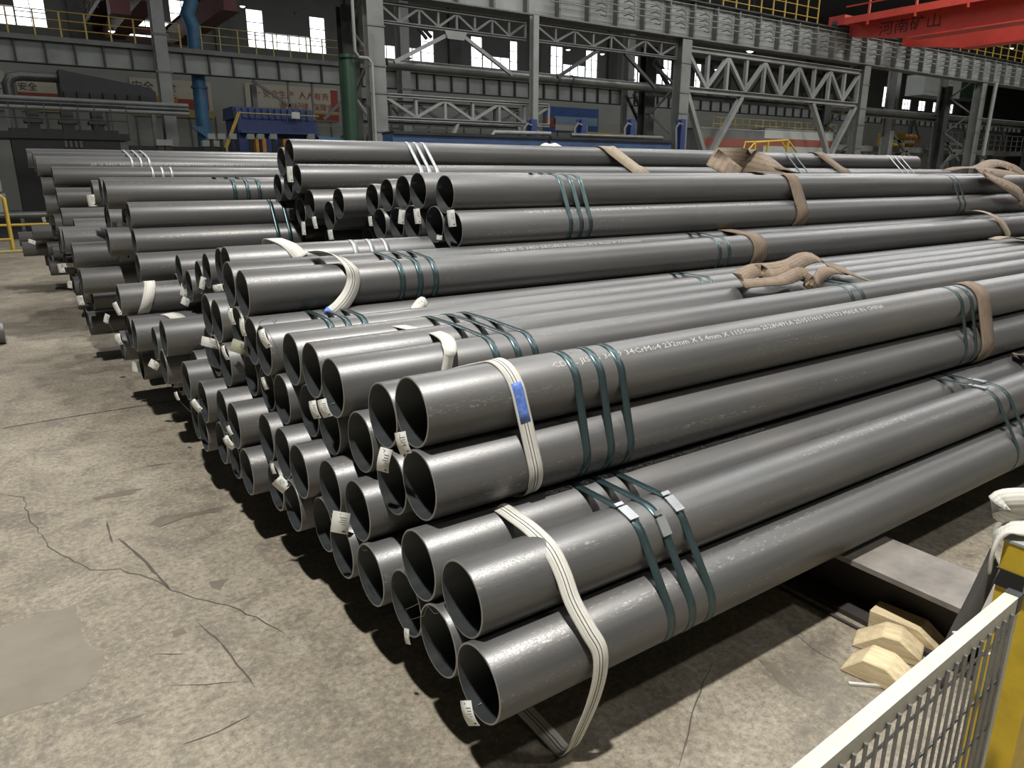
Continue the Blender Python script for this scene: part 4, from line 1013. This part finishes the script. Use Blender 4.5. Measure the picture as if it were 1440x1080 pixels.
# slack white sling of the lowest bundle, loop lying on the floor
Bx, By, Bz = PIPES['B']; Bz += ZA
s1 = [(0.31, 0.42, 0.64), (0.31, 0.36, 0.69), (0.31, 0.25, 0.692), (0.305, 0.155, 0.69), (0.30, 0.06, 0.672), (0.30, 0.0, 0.62), (0.30, -0.05, 0.55), (0.315, -0.105, 0.48),
      (0.335, -0.135, 0.42), (0.335, -0.14, 0.34), (0.325, -0.125, 0.24), (0.31, -0.095, 0.13), (0.30, -0.06, 0.035), (0.295, -0.025, 0.006), (0.293, 0.03, 0.012), (0.29, 0.10, 0.02), (0.285, 0.20, 0.03), (0.28, 0.32, 0.05)]
sling('white_sling', smooth(s1, 5), 0.056, 'white_webbing', 'slack white sling looping from the lowest front bundle down to the floor', (1, 0, 0.15), False, 0.004, True)
# white sling over the bright-banded pipe, blue end
V1 = PIPES['V1']
s3 = [at(441, 357, 2.36), at(458, 356, 2.22), at(478, 362, 2.13), at(494, 378, 2.06), at(497, 396, 2.05), at(490, 415, 2.035), at(477, 432, 2.01), at(466, 441, 2.0)]
_, r = sling('white_sling', smooth(s3, 5), 0.075, 'white_webbing', 'white sling draped over the bright-banded pipe, blue tip', (1, 0, -0.4), False, 0.004, True)
e = [Vector(at(468, 439, 1.99))-r.location, Vector(at(463, 445, 1.98))-r.location]
MB().ribbon(e, 0.078, (1, 0, -0.4), 0.006).build('blue_tip', 'label_blue', r.children[0])
s4 = [at(538, 452, 1.62), at(556, 457, 1.54), at(578, 462, 1.46), at(600, 466, 1.36), at(616, 469, 1.24), at(629, 478, 1.06), at(632, 492, 0.965), at(630, 508, 0.952), at(627, 524, 0.95)]
sling('white_sling', smooth(s4, 4), 0.06, 'white_webbing', 'dirty white sling lying across the flat tier and hanging in front', (1, 0.35, 0), False)
s4b = [at(582, 447, 1.9), at(584, 436, 1.93), at(594, 424, 1.96), at(599, 431, 1.97)]
sling('white_sling', smooth(s4b, 4), 0.055, 'white_webbing', 'short twisted white sling end below the right bright band', [(0.6, 0.5, 0.6)]*13, False)
s5 = [at(379, 346, 3.05), at(381, 336, 2.98), at(392, 338, 2.90), at(408, 346, 2.80), at(424, 362, 2.74)]
sling('white_sling', smooth(s5, 4), 0.09, 'white_webbing', 'white sling end over the pipe left of the silvery bands', (1, 0, 0), False)
def part_ring(names, x, ya, za, infl, wd, mat, label, slope=0.0, zref=0.8, name='brown_sling'):
    pts = ring(names, x, infl, slope, zref, 0.03)
    return sling(name, pts, wd, mat, label, (1, 0, 0), True, 0.005)
def X_at(u, v, y): return at(u, v, y).x
part_ring(bP, X_at(1379, 450, 0.38), 0, 0, 0.006, 0.148, 'brown_webbing', 'wide brown sling around the right end of the printed bundle')
part_ring(bV, X_at(1068, 350, 2.06), 0, 0, 0.006, 0.16, 'brown_webbing', 'wide brown sling around the bright-banded pipe')
part_ring(bW, X_at(1140, 285, 2.31), 0, 0, 0.012, 0.16, 'brown_webbing', 'wide brown sling down the front of the right-hand pile')
part_ring(bX, X_at(866, 220, 4.70), 0, 0, 0.012, 0.20, 'tan_webbing', 'tan sling over the middle of the topmost pile', -0.9, at(866, 220, 4.7).z)
part_ring(bX, X_at(1161, 228, 4.70), 0, 0, 0.012, 0.20, 'brown_webbing', 'brown sling over the right part of the topmost pile', -0.9, at(1161, 228, 4.7).z)
tl = [at(1346, 303, 2.5), at(1358, 298, 2.42), at(1372, 296, 2.3), at(1390, 300, 2.17), at(1404, 309, 2.08), at(1414, 322, 2.05), at(1419, 334, 2.04)]
sling('tan_sling', smooth(tl, 5), 0.10, 'tan_webbing', 'tan sling arched over the pipe at the right edge', (1, 0, 0), False)
p3 = PIPES['r']; ZT_ = p3[2]+ZA+R
# crumpled brown heap on the flat tier
def heap(name, seq, wd, mat, label):
    """seq: (u, v, y, side) knots of a folded belt"""
    P = [at(u, v, y) for u, v, y, s in seq]; pts = smooth(P, 3); sides = []
    S = [Vector(s) for *_, s in seq]
    for i in range(len(S)-1):
        for k in range(3): sides.append(tuple(S[i].lerp(S[i+1], k/3)))
    sides.append(tuple(S[-1]))
    return sling(name, pts, wd, mat, label, sides, False, 0.006)
_, r = heap('brown_sling', [(1278, 410, 1.04, (0.3, 1, 0)), (1246, 402, 1.10, (0.25, 1, 0.1)), (1212, 391, 1.18, (0.2, 1, 0.25)), (1186, 380, 1.28, (0.1, 1, 0.4)), (1164, 372, 1.36, (0, 1, 0.45)), (1148, 362, 1.42, (0, 1, 0.5)), (1130, 364, 1.40, (0, 0.9, 0.6)),
                     (1112, 374, 1.36, (0, 0.8, 0.7)), (1088, 379, 1.36, (0, 0.8, 0.7)), (1064, 380, 1.38, (0.1, 0.8, 0.6)), (1050, 384, 1.38, (0.1, 0.9, 0.4)), (1042, 391, 1.32, (0, 0.9, 0.5)), (1046, 398, 1.25, (0, 0.6, 0.9))], 0.115, 'brown_webbing',
     'crumpled brown sling heaped on the flat tier, tail trailing right')
def fold(seq, wd):
    P = [at(u, v, y)-r.location for u, v, y, s_ in seq]; pts = smooth(P, 3); S = [Vector(s_) for *_, s_ in seq]; sides = []
    for i in range(len(S)-1):
        for k in range(3): sides.append(tuple(S[i].lerp(S[i+1], k/3)))
    sides.append(tuple(S[-1])); MB().ribbon(pts, wd, sides, 0.006).build('fold', 'brown_webbing', r)
fold([(1044, 399, 1.24, (0, 1, 0.5)), (1070, 397, 1.20, (0, 1, 0.4)), (1100, 394, 1.19, (0, 0.9, 0.5)), (1126, 384, 1.22, (0, 0.6, 0.9)), (1136, 394, 1.17, (0, 0.5, 1)), (1146, 401, 1.14, (0, 0.5, 1)), (1153, 388, 1.2, (0.2, 0.6, 0.9)), (1166, 380, 1.28, (0.3, 0.9, 0.4)), (1186, 383, 1.28, (0.3, 1, 0.3))], 0.085)
fold([(1058, 376, 1.46, (0, 1, 0.3)), (1076, 384, 1.34, (0.2, 0.9, 0.5)), (1098, 386, 1.29, (0.2, 0.7, 0.8)), (1112, 378, 1.30, (0.1, 0.6, 0.9))], 0.09)
heap('brown_sling', [(1014, 243, 3.0, (1, 0, 0.1)), (1022, 228, 3.1, (1, 0.2, 0.3)), (1034, 214, 3.2, (0.8, 0.6, 0.3)), (1048, 210, 3.25, (0.5, 1, 0)), (1060, 218, 3.2, (0.3, 1, 0.5)), (1085, 228, 3.1, (0.2, 1, 0.6)), (1106, 240, 3.0, (0.2, 1, 0.4)),
                     (1080, 238, 3.0, (0, 0.7, 1)), (1050, 230, 3.1, (0, 0.5, 1)), (1030, 232, 3.1, (0, 0.5, 1))], 0.30, 'brown_webbing', 'humped brown sling heap behind the right-hand pile')
heap('brown_sling', [(1332, 240, 2.75, (0.3, 1, 0)), (1350, 236, 2.7, (0.3, 1, 0.1)), (1378, 236, 2.7, (0.2, 1, 0.2)), (1395, 230, 2.8, (0, 1, 0.5)), (1412, 232, 2.8, (0, 0.8, 0.8)), (1430, 242, 2.7, (0, 0.6, 1)), (1442, 256, 2.6, (0, 0.5, 1)),
                     (1425, 250, 2.6, (0, 0.5, 1)), (1400, 246, 2.5, (0, 0.6, 1)), (1380, 242, 2.45, (0.3, 0.8, 0.5)), (1400, 254, 2.36, (0.4, 0.6, 0.6)), (1420, 264, 2.33, (0.5, 0.4, 0.8)), (1436, 276, 2.31, (0.5, 0.2, 0.8)), (1434, 290, 2.30, (1, 0, 0.2))], 0.17, 'brown_webbing', 'dark brown sling heap at the right picture edge')
heap('tan_sling', [(1396, 337, 1.9, (0.3, 1, 0)), (1412, 333, 1.85, (0.3, 1, 0)), (1430, 335, 1.8, (0.3, 1, 0)), (1446, 338, 1.75, (0.3, 1, 0))], 0.12, 'tan_webbing', 'flat tan sling end on the flat tier at the right edge')
heap('brown_sling', [(1424, 497, 0.32, (0.4, 1, 0)), (1436, 500, 0.28, (0.4, 1, 0)), (1448, 508, 0.24, (0.5, 1, -0.2))], 0.11, 'brown_webbing', 'brown sling end between the two front bundles at the right edge')
heap('cloth_lump', [(764, 207, 5.0, (0, 1, 0.3)), (771, 204, 5.0, (0, 1, 0.4)), (778, 206, 5.0, (0, 1, 0.5)), (785, 204, 5.0, (0, 1, 0.4)), (793, 208, 5.0, (0, 1, 0.3))], 0.12, 'white_webbing', 'small pale cloth lump peeking over the topmost pipe')
# white slings wrapped near the left ends
part_ring(('i2',), X_at(206, 415, 4.45), 0, 0, 0.005, 0.075, 'white_webbing', 'white sling around the short pipe low on the left pile', 0.35, at(206, 415, 4.45).z, 'white_sling')
s6 = [at(234, 441, 4.2), at(244, 443, 4.13), at(253, 450, 4.06), at(260, 462, 4.03)]
sling('white_sling', smooth(s6, 4), 0.10, 'white_webbing', 'short white sling end behind the lower left pipes', (1, 0, 0), False)

# ---------------------------------------------------------------- paper tags wired to the pipe mouths
TAGN = [0]
def paper_tag(u, v, n, w_, h_, roll, yaw, curl, where, olive=False):
    """hangs just in front of the mouth of pipe n; w_, h_ in metres, roll in its own plane, yaw about the vertical"""
    x = PIPES[n][0]-0.02
    c = atx(u, v, x)
    r = empty('paper_tag', c); r.rotation_euler = (0, 0, 0)
    n_ = 8; Mx = Matrix.Rotation(math.radians(52)+yaw*0.4, 3, 'Z') @ Matrix.Rotation(-roll, 3, 'X')
    def pt(a, b):       # a across -1..1, b down 0..1 ; local y across (left in picture = +y), z up, bulge towards -x
        bend = curl*(b-0.5)
        return Mx @ Vector((-math.sin(PI*b)*curl*0.22*h_ + bend*0.0, a*w_/2, (0.5-b)*h_*(1-abs(curl)*0.15)))
    m = MB(); vs = []
    for k in range(n_+1):
        for a in (-1, 1): vs.append(pt(a, k/n_)+Mx @ Vector((-0.0004, 0, 0)))
    for k in range(n_+1):
        for a in (-1, 1): vs.append(pt(a, k/n_)+Mx @ Vector((0.0004, 0, 0)))
    o2 = 2*(n_+1); fs = []
    for k in range(n_):
        fs.append((2*k, 2*k+1, 2*k+3, 2*k+2)); fs.append((o2+2*k, o2+2*k+2, o2+2*k+3, o2+2*k+1))
        fs.append((2*k, 2*k+2, o2+2*k+2, o2+2*k)); fs.append((2*k+1, o2+2*k+1, o2+2*k+3, 2*k+3))
    m.add(vs, fs, 0, True); card = m.build('card', 'tag_olive' if olive else 'tag_paper', r)
    if w_*h_ > 0.0018:
        pm = MB()
        for k, (b, wd) in enumerate(((0.22, 0.6), (0.32, 0.5), (0.42, 0.62), (0.52, 0.4), (0.84, 0.3))):
            a0 = -0.7; a1 = a0+wd*1.4
            q = [pt(a0, b), pt(a1, b), pt(a1, b+(0.02 if k < 4 else 0.06)), pt(a0, b+(0.02 if k < 4 else 0.06))]
            pm.add([p+Mx @ Vector((-0.0012, 0, 0)) for p in q], [(0, 1, 2, 3)])
        pm.build('printed_lines', 'ink', card)['kind'] = 'stuff'
    ax, ay, az = PIPES[n]; top = pt(0, 0.06)
    rim = Vector((ax, ay, az+ZA))-c; d = top-rim; ang = math.atan2(d.z, d.y); e_ = rim+Vector((0.0, R*math.cos(ang), R*math.sin(ang)))
    MB().tube([top+Vector((-0.003, 0, 0)), top.lerp(e_, 0.5)+Vector((-0.02, 0, 0.01)), e_+Vector((-0.006, 0, 0)), e_+Vector((0.03, -0.012*math.cos(ang), -0.012*math.sin(ang)))], 0.0009, 5).build('wire', 'wire', r)
    tag(r, ('olive card tag ' if olive else 'white paper tag ')+where, 'tag', 'paper tags on the pipe mouths')
D2 = math.radians
TAGS = [
 (661, 1003, 'A', .036, .090, 18, -40, .5, 'at the lower lip of the front bottom pipe'),
 (573, 895, 'E', .020, .062, 4, -55, .3, 'dangling edge-on from the bent wire of the front bundle'),
 (479, 735, 'G', .066, .092, -10, 0, .25, 'largest, hanging squarely over two lower mouths'),
 (396, 681, 'm', .062, .064, 44, 0, .1, 'turned like a diamond over a lower mouth'),
 (384, 659, 'm', .020, .052, 12, -30, .3, 'slim, just above the diamond-turned one'),
 (541, 647, 'P5', .044, .098, -12, -20, .6, 'curling in the mouth below the blue-label bundle'),
 (567, 623, 'P4', .038, .080, 14, -15, .4, 'between the printed pipe and the scorched mouth'),
 (443, 576, 'o', .034, .084, 14, -25, .5, 'left of the pair under the flat tier front pipe'),
 (457, 574, 'r', .040, .080, 18, -20, .5, 'right of the pair under the flat tier front pipe'),
 (323, 622, 'z', .040, .082, 38, -20, .6, 'bent, between two mouths of the lower left rows'),
 (323, 605, 'w', .022, .050, 20, -20, .3, 'small, above the bent one of the lower left rows'),
 (373, 539, 't', .026, .066, 14, -25, .4, 'slim, inside a mouth below the flat tier'),
 (373, 476, 'w1', .034, .094, 22, -25, .6, 'curled inside the fourth mouth of the flat tier'),
 (342, 460, 'w2', .026, .092, 4, -30, .4, 'standing upright at the left rim of the fifth flat-tier mouth'),
 (326, 445, 'V12', .028, .090, 8, -25, .4, 'long, in the shaded mouth under the bright-banded pipes'),
 (296, 482, 'mm', .098, .056, -14, 5, .3, 'wide and bowed, lying sideways over three mouths'),
 (317, 496, 'll', .022, .082, 18, -35, .5, 'thin curl just right of the wide bowed one'),
 (192, 516, 'i7', .070, .082, -8, 0, .1, 'square, hanging beside the lowest left mouth'),
 (217, 513, 'i6', .072, .062, -32, 0, .2, 'tilted, right of the square one at lower left'),
 (276, 570, 'dd', .040, .072, 36, -15, .3, 'white strip between two mouths of the lower left bundle'),
 (249, 557, 'cc', .024, .058, 16, -20, .3, 'small strip left of the lower left bundle'),
 (259, 408, 'V9', .056, .092, -16, -5, .2, 'upper of two, left of the middle left mouths'),
 (261, 424, 'V7', .062, .062, -28, -5, .2, 'lower of two, left of the middle left mouths'),
 (285, 398, 'V6', .040, .086, -18, -10, .2, 'leaning in the third middle left mouth'),
 (307, 405, 'V4', .064, .050, 10, 0, .5, 'crumpled behind the bright-banded pipe mouth'),
 (565, 305, 'W5', .046, .100, -8, -5, .2, 'left of the three on the right-hand pile'),
 (587, 304, 'W4', .042, .100, 6, -5, .2, 'middle of the three on the right-hand pile'),
 (635, 307, 'W1', .048, .104, 6, -5, .2, 'right of the three on the right-hand pile'),
 (521, 311, 'W7', .030, .076, 4, -20, .2, 'half hidden at the left of the right-hand pile'),
 (618, 334, 'W3', .036, .030, -10, 0, .1, 'scrap lying in a mouth of the right-hand pile'),
 (408, 245, 'X3', .050, .130, 0, -10, .2, 'on the topmost pile between the mouths'),
 (427, 321, 'X7', .034, .110, 0, -10, .1, 'lowest left of the tall middle pile'),
 (443, 313, 'X6', .034, .100, 8, -10, .3, 'under the second-row mouth of the tall middle pile'),
 (465, 330, 'X9', .040, .080, 6, -10, .2, 'lowest right of the tall middle pile'),
 (129, 282, 'g3', .078, .104, 4, 0, .1, 'square, on the upper left pile'),
 (172, 316, 'g5', .088, .044, -12, 0, .2, 'sideways, at the dark-banded left pile'),
 (174, 348, 'g7', .034, .100, -16, -10, .4, 'slim, below the sideways one of the left pile'),
 (95, 373, 'h2', .130, .042, 2, 0, .1, 'wide sideways, on the lower far left pile'),
 (86, 377, 'h1', .070, .092, 4, 0, .1, 'square, left of the wide sideways one'),
 (98, 400, 'h3', .052, .078, -6, 0, .1, 'small, upper on the low left pipes'),
 (113, 422, 'h3', .064, .086, 4, 0, .1, 'greyish, lower on the low left pipes'),
 (165, 434, 'i2', .040, .100, 22, -10, .2, 'at the left rim of the white-slung short pipe'),
 (150, 448, 'i8', .044, .080, -22, -10, .2, 'dull, far left beside the white-slung short pipe'),
 (167, 477, 'i8', .050, .092, 8, -10, .5, 'rounded, low at the left beside the floor'),
 (62, 309, 'f9', .052, .076, 10, 0, .2, 'on the far left pile above the protruding pipes'),
 (45, 340, 'j1', .062, .034, -20, 0, .2, 'on the protruding pipes at extreme left'),
]
for u, v, n, w_, h_, ro, ya, cu, wh in TAGS: paper_tag(u, v, n, w_, h_, D2(ro), D2(ya), cu, wh)
paper_tag(339, 489, 'u', .098, .072, D2(-20), D2(10), .4, 'folded over a mouth below the flat tier', True)

# loose wire loops on some rims
for i, (n, pix, wds) in enumerate((('E', [(590, 848), (571, 857), (575, 872), (596, 866), (601, 852), (611, 863), (616, 862)], 'bent over two mouths of the lowest front bundle'),
                                   ('w2', [(364, 459), (366, 452), (380, 447), (386, 455), (389, 449)], 'zigzagging on top of the flat-tier pipe'),
                                   ('F', [(511, 762), (508, 767), (511, 774), (516, 774)], 'hooked in the top of the lowest-row fourth mouth'))):
    x = PIPES[n][0]-0.012; P = [atx(u, v, x) for u, v in pix]; o0 = min(P, key=lambda p: p.z)
    o = MB().tube([p-o0 for p in P], 0.0011, 5).build('loose_wire', 'wire', None, o0)
    tag(o, 'thin bent binding wire ' + wds, 'wire', 'binding wires')

# ---------------------------------------------------------------- bearer beams under the pile
for i, (x0, wds) in enumerate(((1.715, 'with its end bare at lower right'), (5.6, 'second, hidden under the pile'))):
    r = empty('bearer_beam', (x0+0.155, 6.0, 0)); y0 = -0.95-6.0 if i == 0 else -0.3-6.0; y1 = 13.3-6.0; h = ZA-R
    MB().box((-0.155, y0, h-0.022), (0.155, y1, h)).build('top_flange', 'beam_top', r)
    MB().box((-0.012, y0, 0.022), (0.012, y1, h-0.022)).build('web', 'beam_rust', r)
    MB().box((-0.155, y0, 0), (0.155, y1, 0.022)).build('bottom_flange', 'beam_rust', r)
    tag(r, 'rusty steel bearer beam carrying the pile, ' + wds, 'beam', 'bearer beams')
ra, rb = atz(1096, 826, 0.007), atz(1213, 887, 0.007)
streak = MB().tube([(0, 0, 0), rb-ra], 0.007, 8).build('dark_streak', 'beam_rust', None, ra)  # thin dark tube laid where a dark line runs along the beam
tag(streak, 'dark thin rod on the floor along the bearer beam', 'streak')

# ---------------------------------------------------------------- three sawn timber wedges
def wedge(name, corner, ang, L, W, H, top0, top1, label):
    """block with a sloped roof: long profile in local x"""
    prof = [(0, 0), (L, 0), (L, H*0.35), (L*top1, H), (L*top0, H), (0, H*0.12)]
    m = MB(); m.prism(prof, 1, 0, W); o = m.build(name, 'wood', None, corner); o.rotation_euler = (0, 0, ang)
    bv = o.modifiers.new('bevel', 'BEVEL'); bv.width = 0.004; bv.segments = 1
    return tag(o, label, 'timber', 'sawn timber wedges')
a = atz(1181, 943)
wedge('timber_wedge', (a.x+0.0, a.y, 0), D2(-78), 0.23, 0.125, 0.082, 0.30, 0.64, 'pale sawn timber wedge, nearest of the three on the floor')
a = atz(1190, 926)
wedge('timber_wedge', (a.x+0.085, a.y+0.03, 0), D2(-68), 0.235, 0.115, 0.085, 0.42, 0.66, 'cracked sawn timber wedge in the middle of the three')
a = atz(1212, 906)
wedge('timber_wedge', (a.x+0.12, a.y+0.05, 0.0), D2(-82), 0.26, 0.10, 0.082, 0.0, 0.70, 'sawn timber wedge farthest back against the bearer beam')
ch = MB().bar((0, 0, 0.006), (0.10, -0.09, 0.006), 0.012, 0.008, (0, 0, 1)).build('wood_chip', 'board_white', None, atz(1193, 963))
tag(ch, 'thin pale wood chip on the floor before the nearest wedge', 'chip')

# ---------------------------------------------------------------- wire mesh fence panel
FZ = 0.55+ZA
pe = atz(1428, 832, FZ); ps = atz(1130, 1082, FZ)
dirv = (ps-pe).normalized(); dirv.z = 0
fence = empty('mesh_fence', (pe.x, pe.y, 0))
Lf = 2.2
MB().bar((0, 0, FZ-0.019), (dirv.x*Lf, dirv.y*Lf, FZ-0.019), 0.038, 0.026, (-dirv.y, dirv.x, 0)).build('top_rail', 'fence_frame', fence)
MB().bar((0, 0, 0.10), (dirv.x*Lf, dirv.y*Lf, 0.10), 0.038, 0.026, (-dirv.y, dirv.x, 0)).build('bottom_rail', 'fence_frame', fence)
MB().bar((dirv.x*0.012, dirv.y*0.012, 0.0), (dirv.x*0.012, dirv.y*0.012, FZ-0.038), 0.026, 0.024, (-dirv.y, dirv.x, 0)).build('end_post', 'fence_frame', fence)
MB().bar((-dirv.x*0.004, -dirv.y*0.004, FZ-0.019), (dirv.x*0.020, dirv.y*0.020, FZ-0.019), 0.0405, 0.0285, (-dirv.y, dirv.x, 0)).build('end_cap', 'rubber_black', fence)
side = Vector((-dirv.y, dirv.x, 0))
vb = MB().tube([(0, 0, 0.11), (0, 0, FZ-0.026)], 0.0034, 8).mesh('vertical_wire', 'fence_wire')
k = 0.05
while k < Lf:
    o = bpy.data.objects.new('vertical_wire', vb); COL.objects.link(o); o.parent = fence; o.location = dirv*k+side*0.0166; k += 0.036
for kk in range(7):
    z = FZ-0.075-kk*0.118
    a_ = dirv*0.02; b_ = dirv*Lf
    MB().tube([(a_.x+side.x*0.0105, a_.y+side.y*0.0105, z), (b_.x+side.x*0.0105, b_.y+side.y*0.0105, z)], 0.0027, 6).build('horizontal_wire', 'fence_wire', fence)
tag(fence, 'pale grey framed wire mesh fence panel at lower right', 'fence')

# ---------------------------------------------------------------- yellow post with black band
PZ = 0.60+ZA
pc = atz(1413, 757, PZ)
post = empty('yellow_post', (pc.x, pc.y, 0)); wd = 0.105
def pbox(z0, z1, g=0.0): return ((-g, -wd-g, z0), (wd+g, g, z1))
MB().box(*pbox(0.03, PZ-0.006)).build('shaft', 'post_yellow', post)
MB().box(*pbox(PZ-0.006, PZ, 0.002)).build('cap_plate', 'barrier_grey', post)
MB().box((-0.04, -wd-0.04, 0), (wd+0.04, 0.04, 0.03)).build('foot_plate', 'post_yellow', post)
b0 = atx(1398, 795, pc.x).z; b1_ = atx(1398, 820, pc.x).z
bb = MB().box(*pbox(b1_, b0, 0.004)).build('black_band', 'rubber_black', post)
MB().box((-0.012, -wd*0.8, (b0+b1_)/2-0.012), (-0.004, -wd*0.55, (b0+b1_)/2+0.012)).build('buckle', 'steel_light', bb)
MB().tube([(-0.002, 0.0, b1_-0.10), (-0.035, 0.012, b1_-0.13), (-0.04, -0.02, b1_-0.16), (-0.003, -0.05, b1_-0.15)], 0.004, 6).build('cable_tie', 'board_white', post)
tag(post, 'yellow square post with black band at the right edge', 'post')
# white sling hung over the post
hs = [(pc.x-0.004, pc.y+0.014, PZ-0.075), (pc.x-0.006, pc.y+0.016, PZ-0.03), (pc.x+0.02, pc.y+0.012, PZ+0.008), (pc.x+0.06, pc.y-0.02, PZ+0.02), (pc.x+0.12, pc.y-0.07, PZ+0.02), (pc.x+0.16, pc.y-0.14, PZ+0.006)]
sling('white_sling', smooth(hs, 5), 0.075, 'white_webbing', 'white sling bundled over the top of the yellow post', [(0.9, 0.3, 0.1)]*26, False, 0.006)
hs2 = [(pc.x+0.16, pc.y-0.12, PZ+0.055), (pc.x+0.10, pc.y-0.03, PZ+0.075), (pc.x+0.05, pc.y+0.03, PZ+0.068), (pc.x+0.045, pc.y+0.035, PZ+0.045), (pc.x+0.08, pc.y+0.0, PZ+0.03), (pc.x+0.15, pc.y-0.08, PZ+0.035)]
sling('white_sling', smooth(hs2, 5), 0.052, 'white_webbing', 'upper fold of white sling standing above the yellow post', [(0.2, 0.3, 1)]*26, False, 0.006)
hb = [(pc.x+0.03, pc.y+0.02, PZ-0.07), (pc.x+0.03, pc.y+0.045, PZ-0.2), (pc.x+0.03, pc.y+0.075, PZ-0.34), (pc.x+0.03, pc.y+0.09, PZ-0.44)]
sling('grey_strap', smooth(hb, 4), 0.085, 'strap_dark', 'dull dark strap end hanging beside the yellow post', (0.8, 0.6, 0), False)
tie = MB().tube([(0, 0, 0), (0.03, -0.03, 0.004), (0.06, -0.075, 0.0)], 0.004, 6).build('cable_tie', 'board_white', None, (pc.x-0.02, pc.y+0.06, PZ-0.27))
tag(tie, 'white plastic tie between the hanging strap and yellow post', 'cable tie')
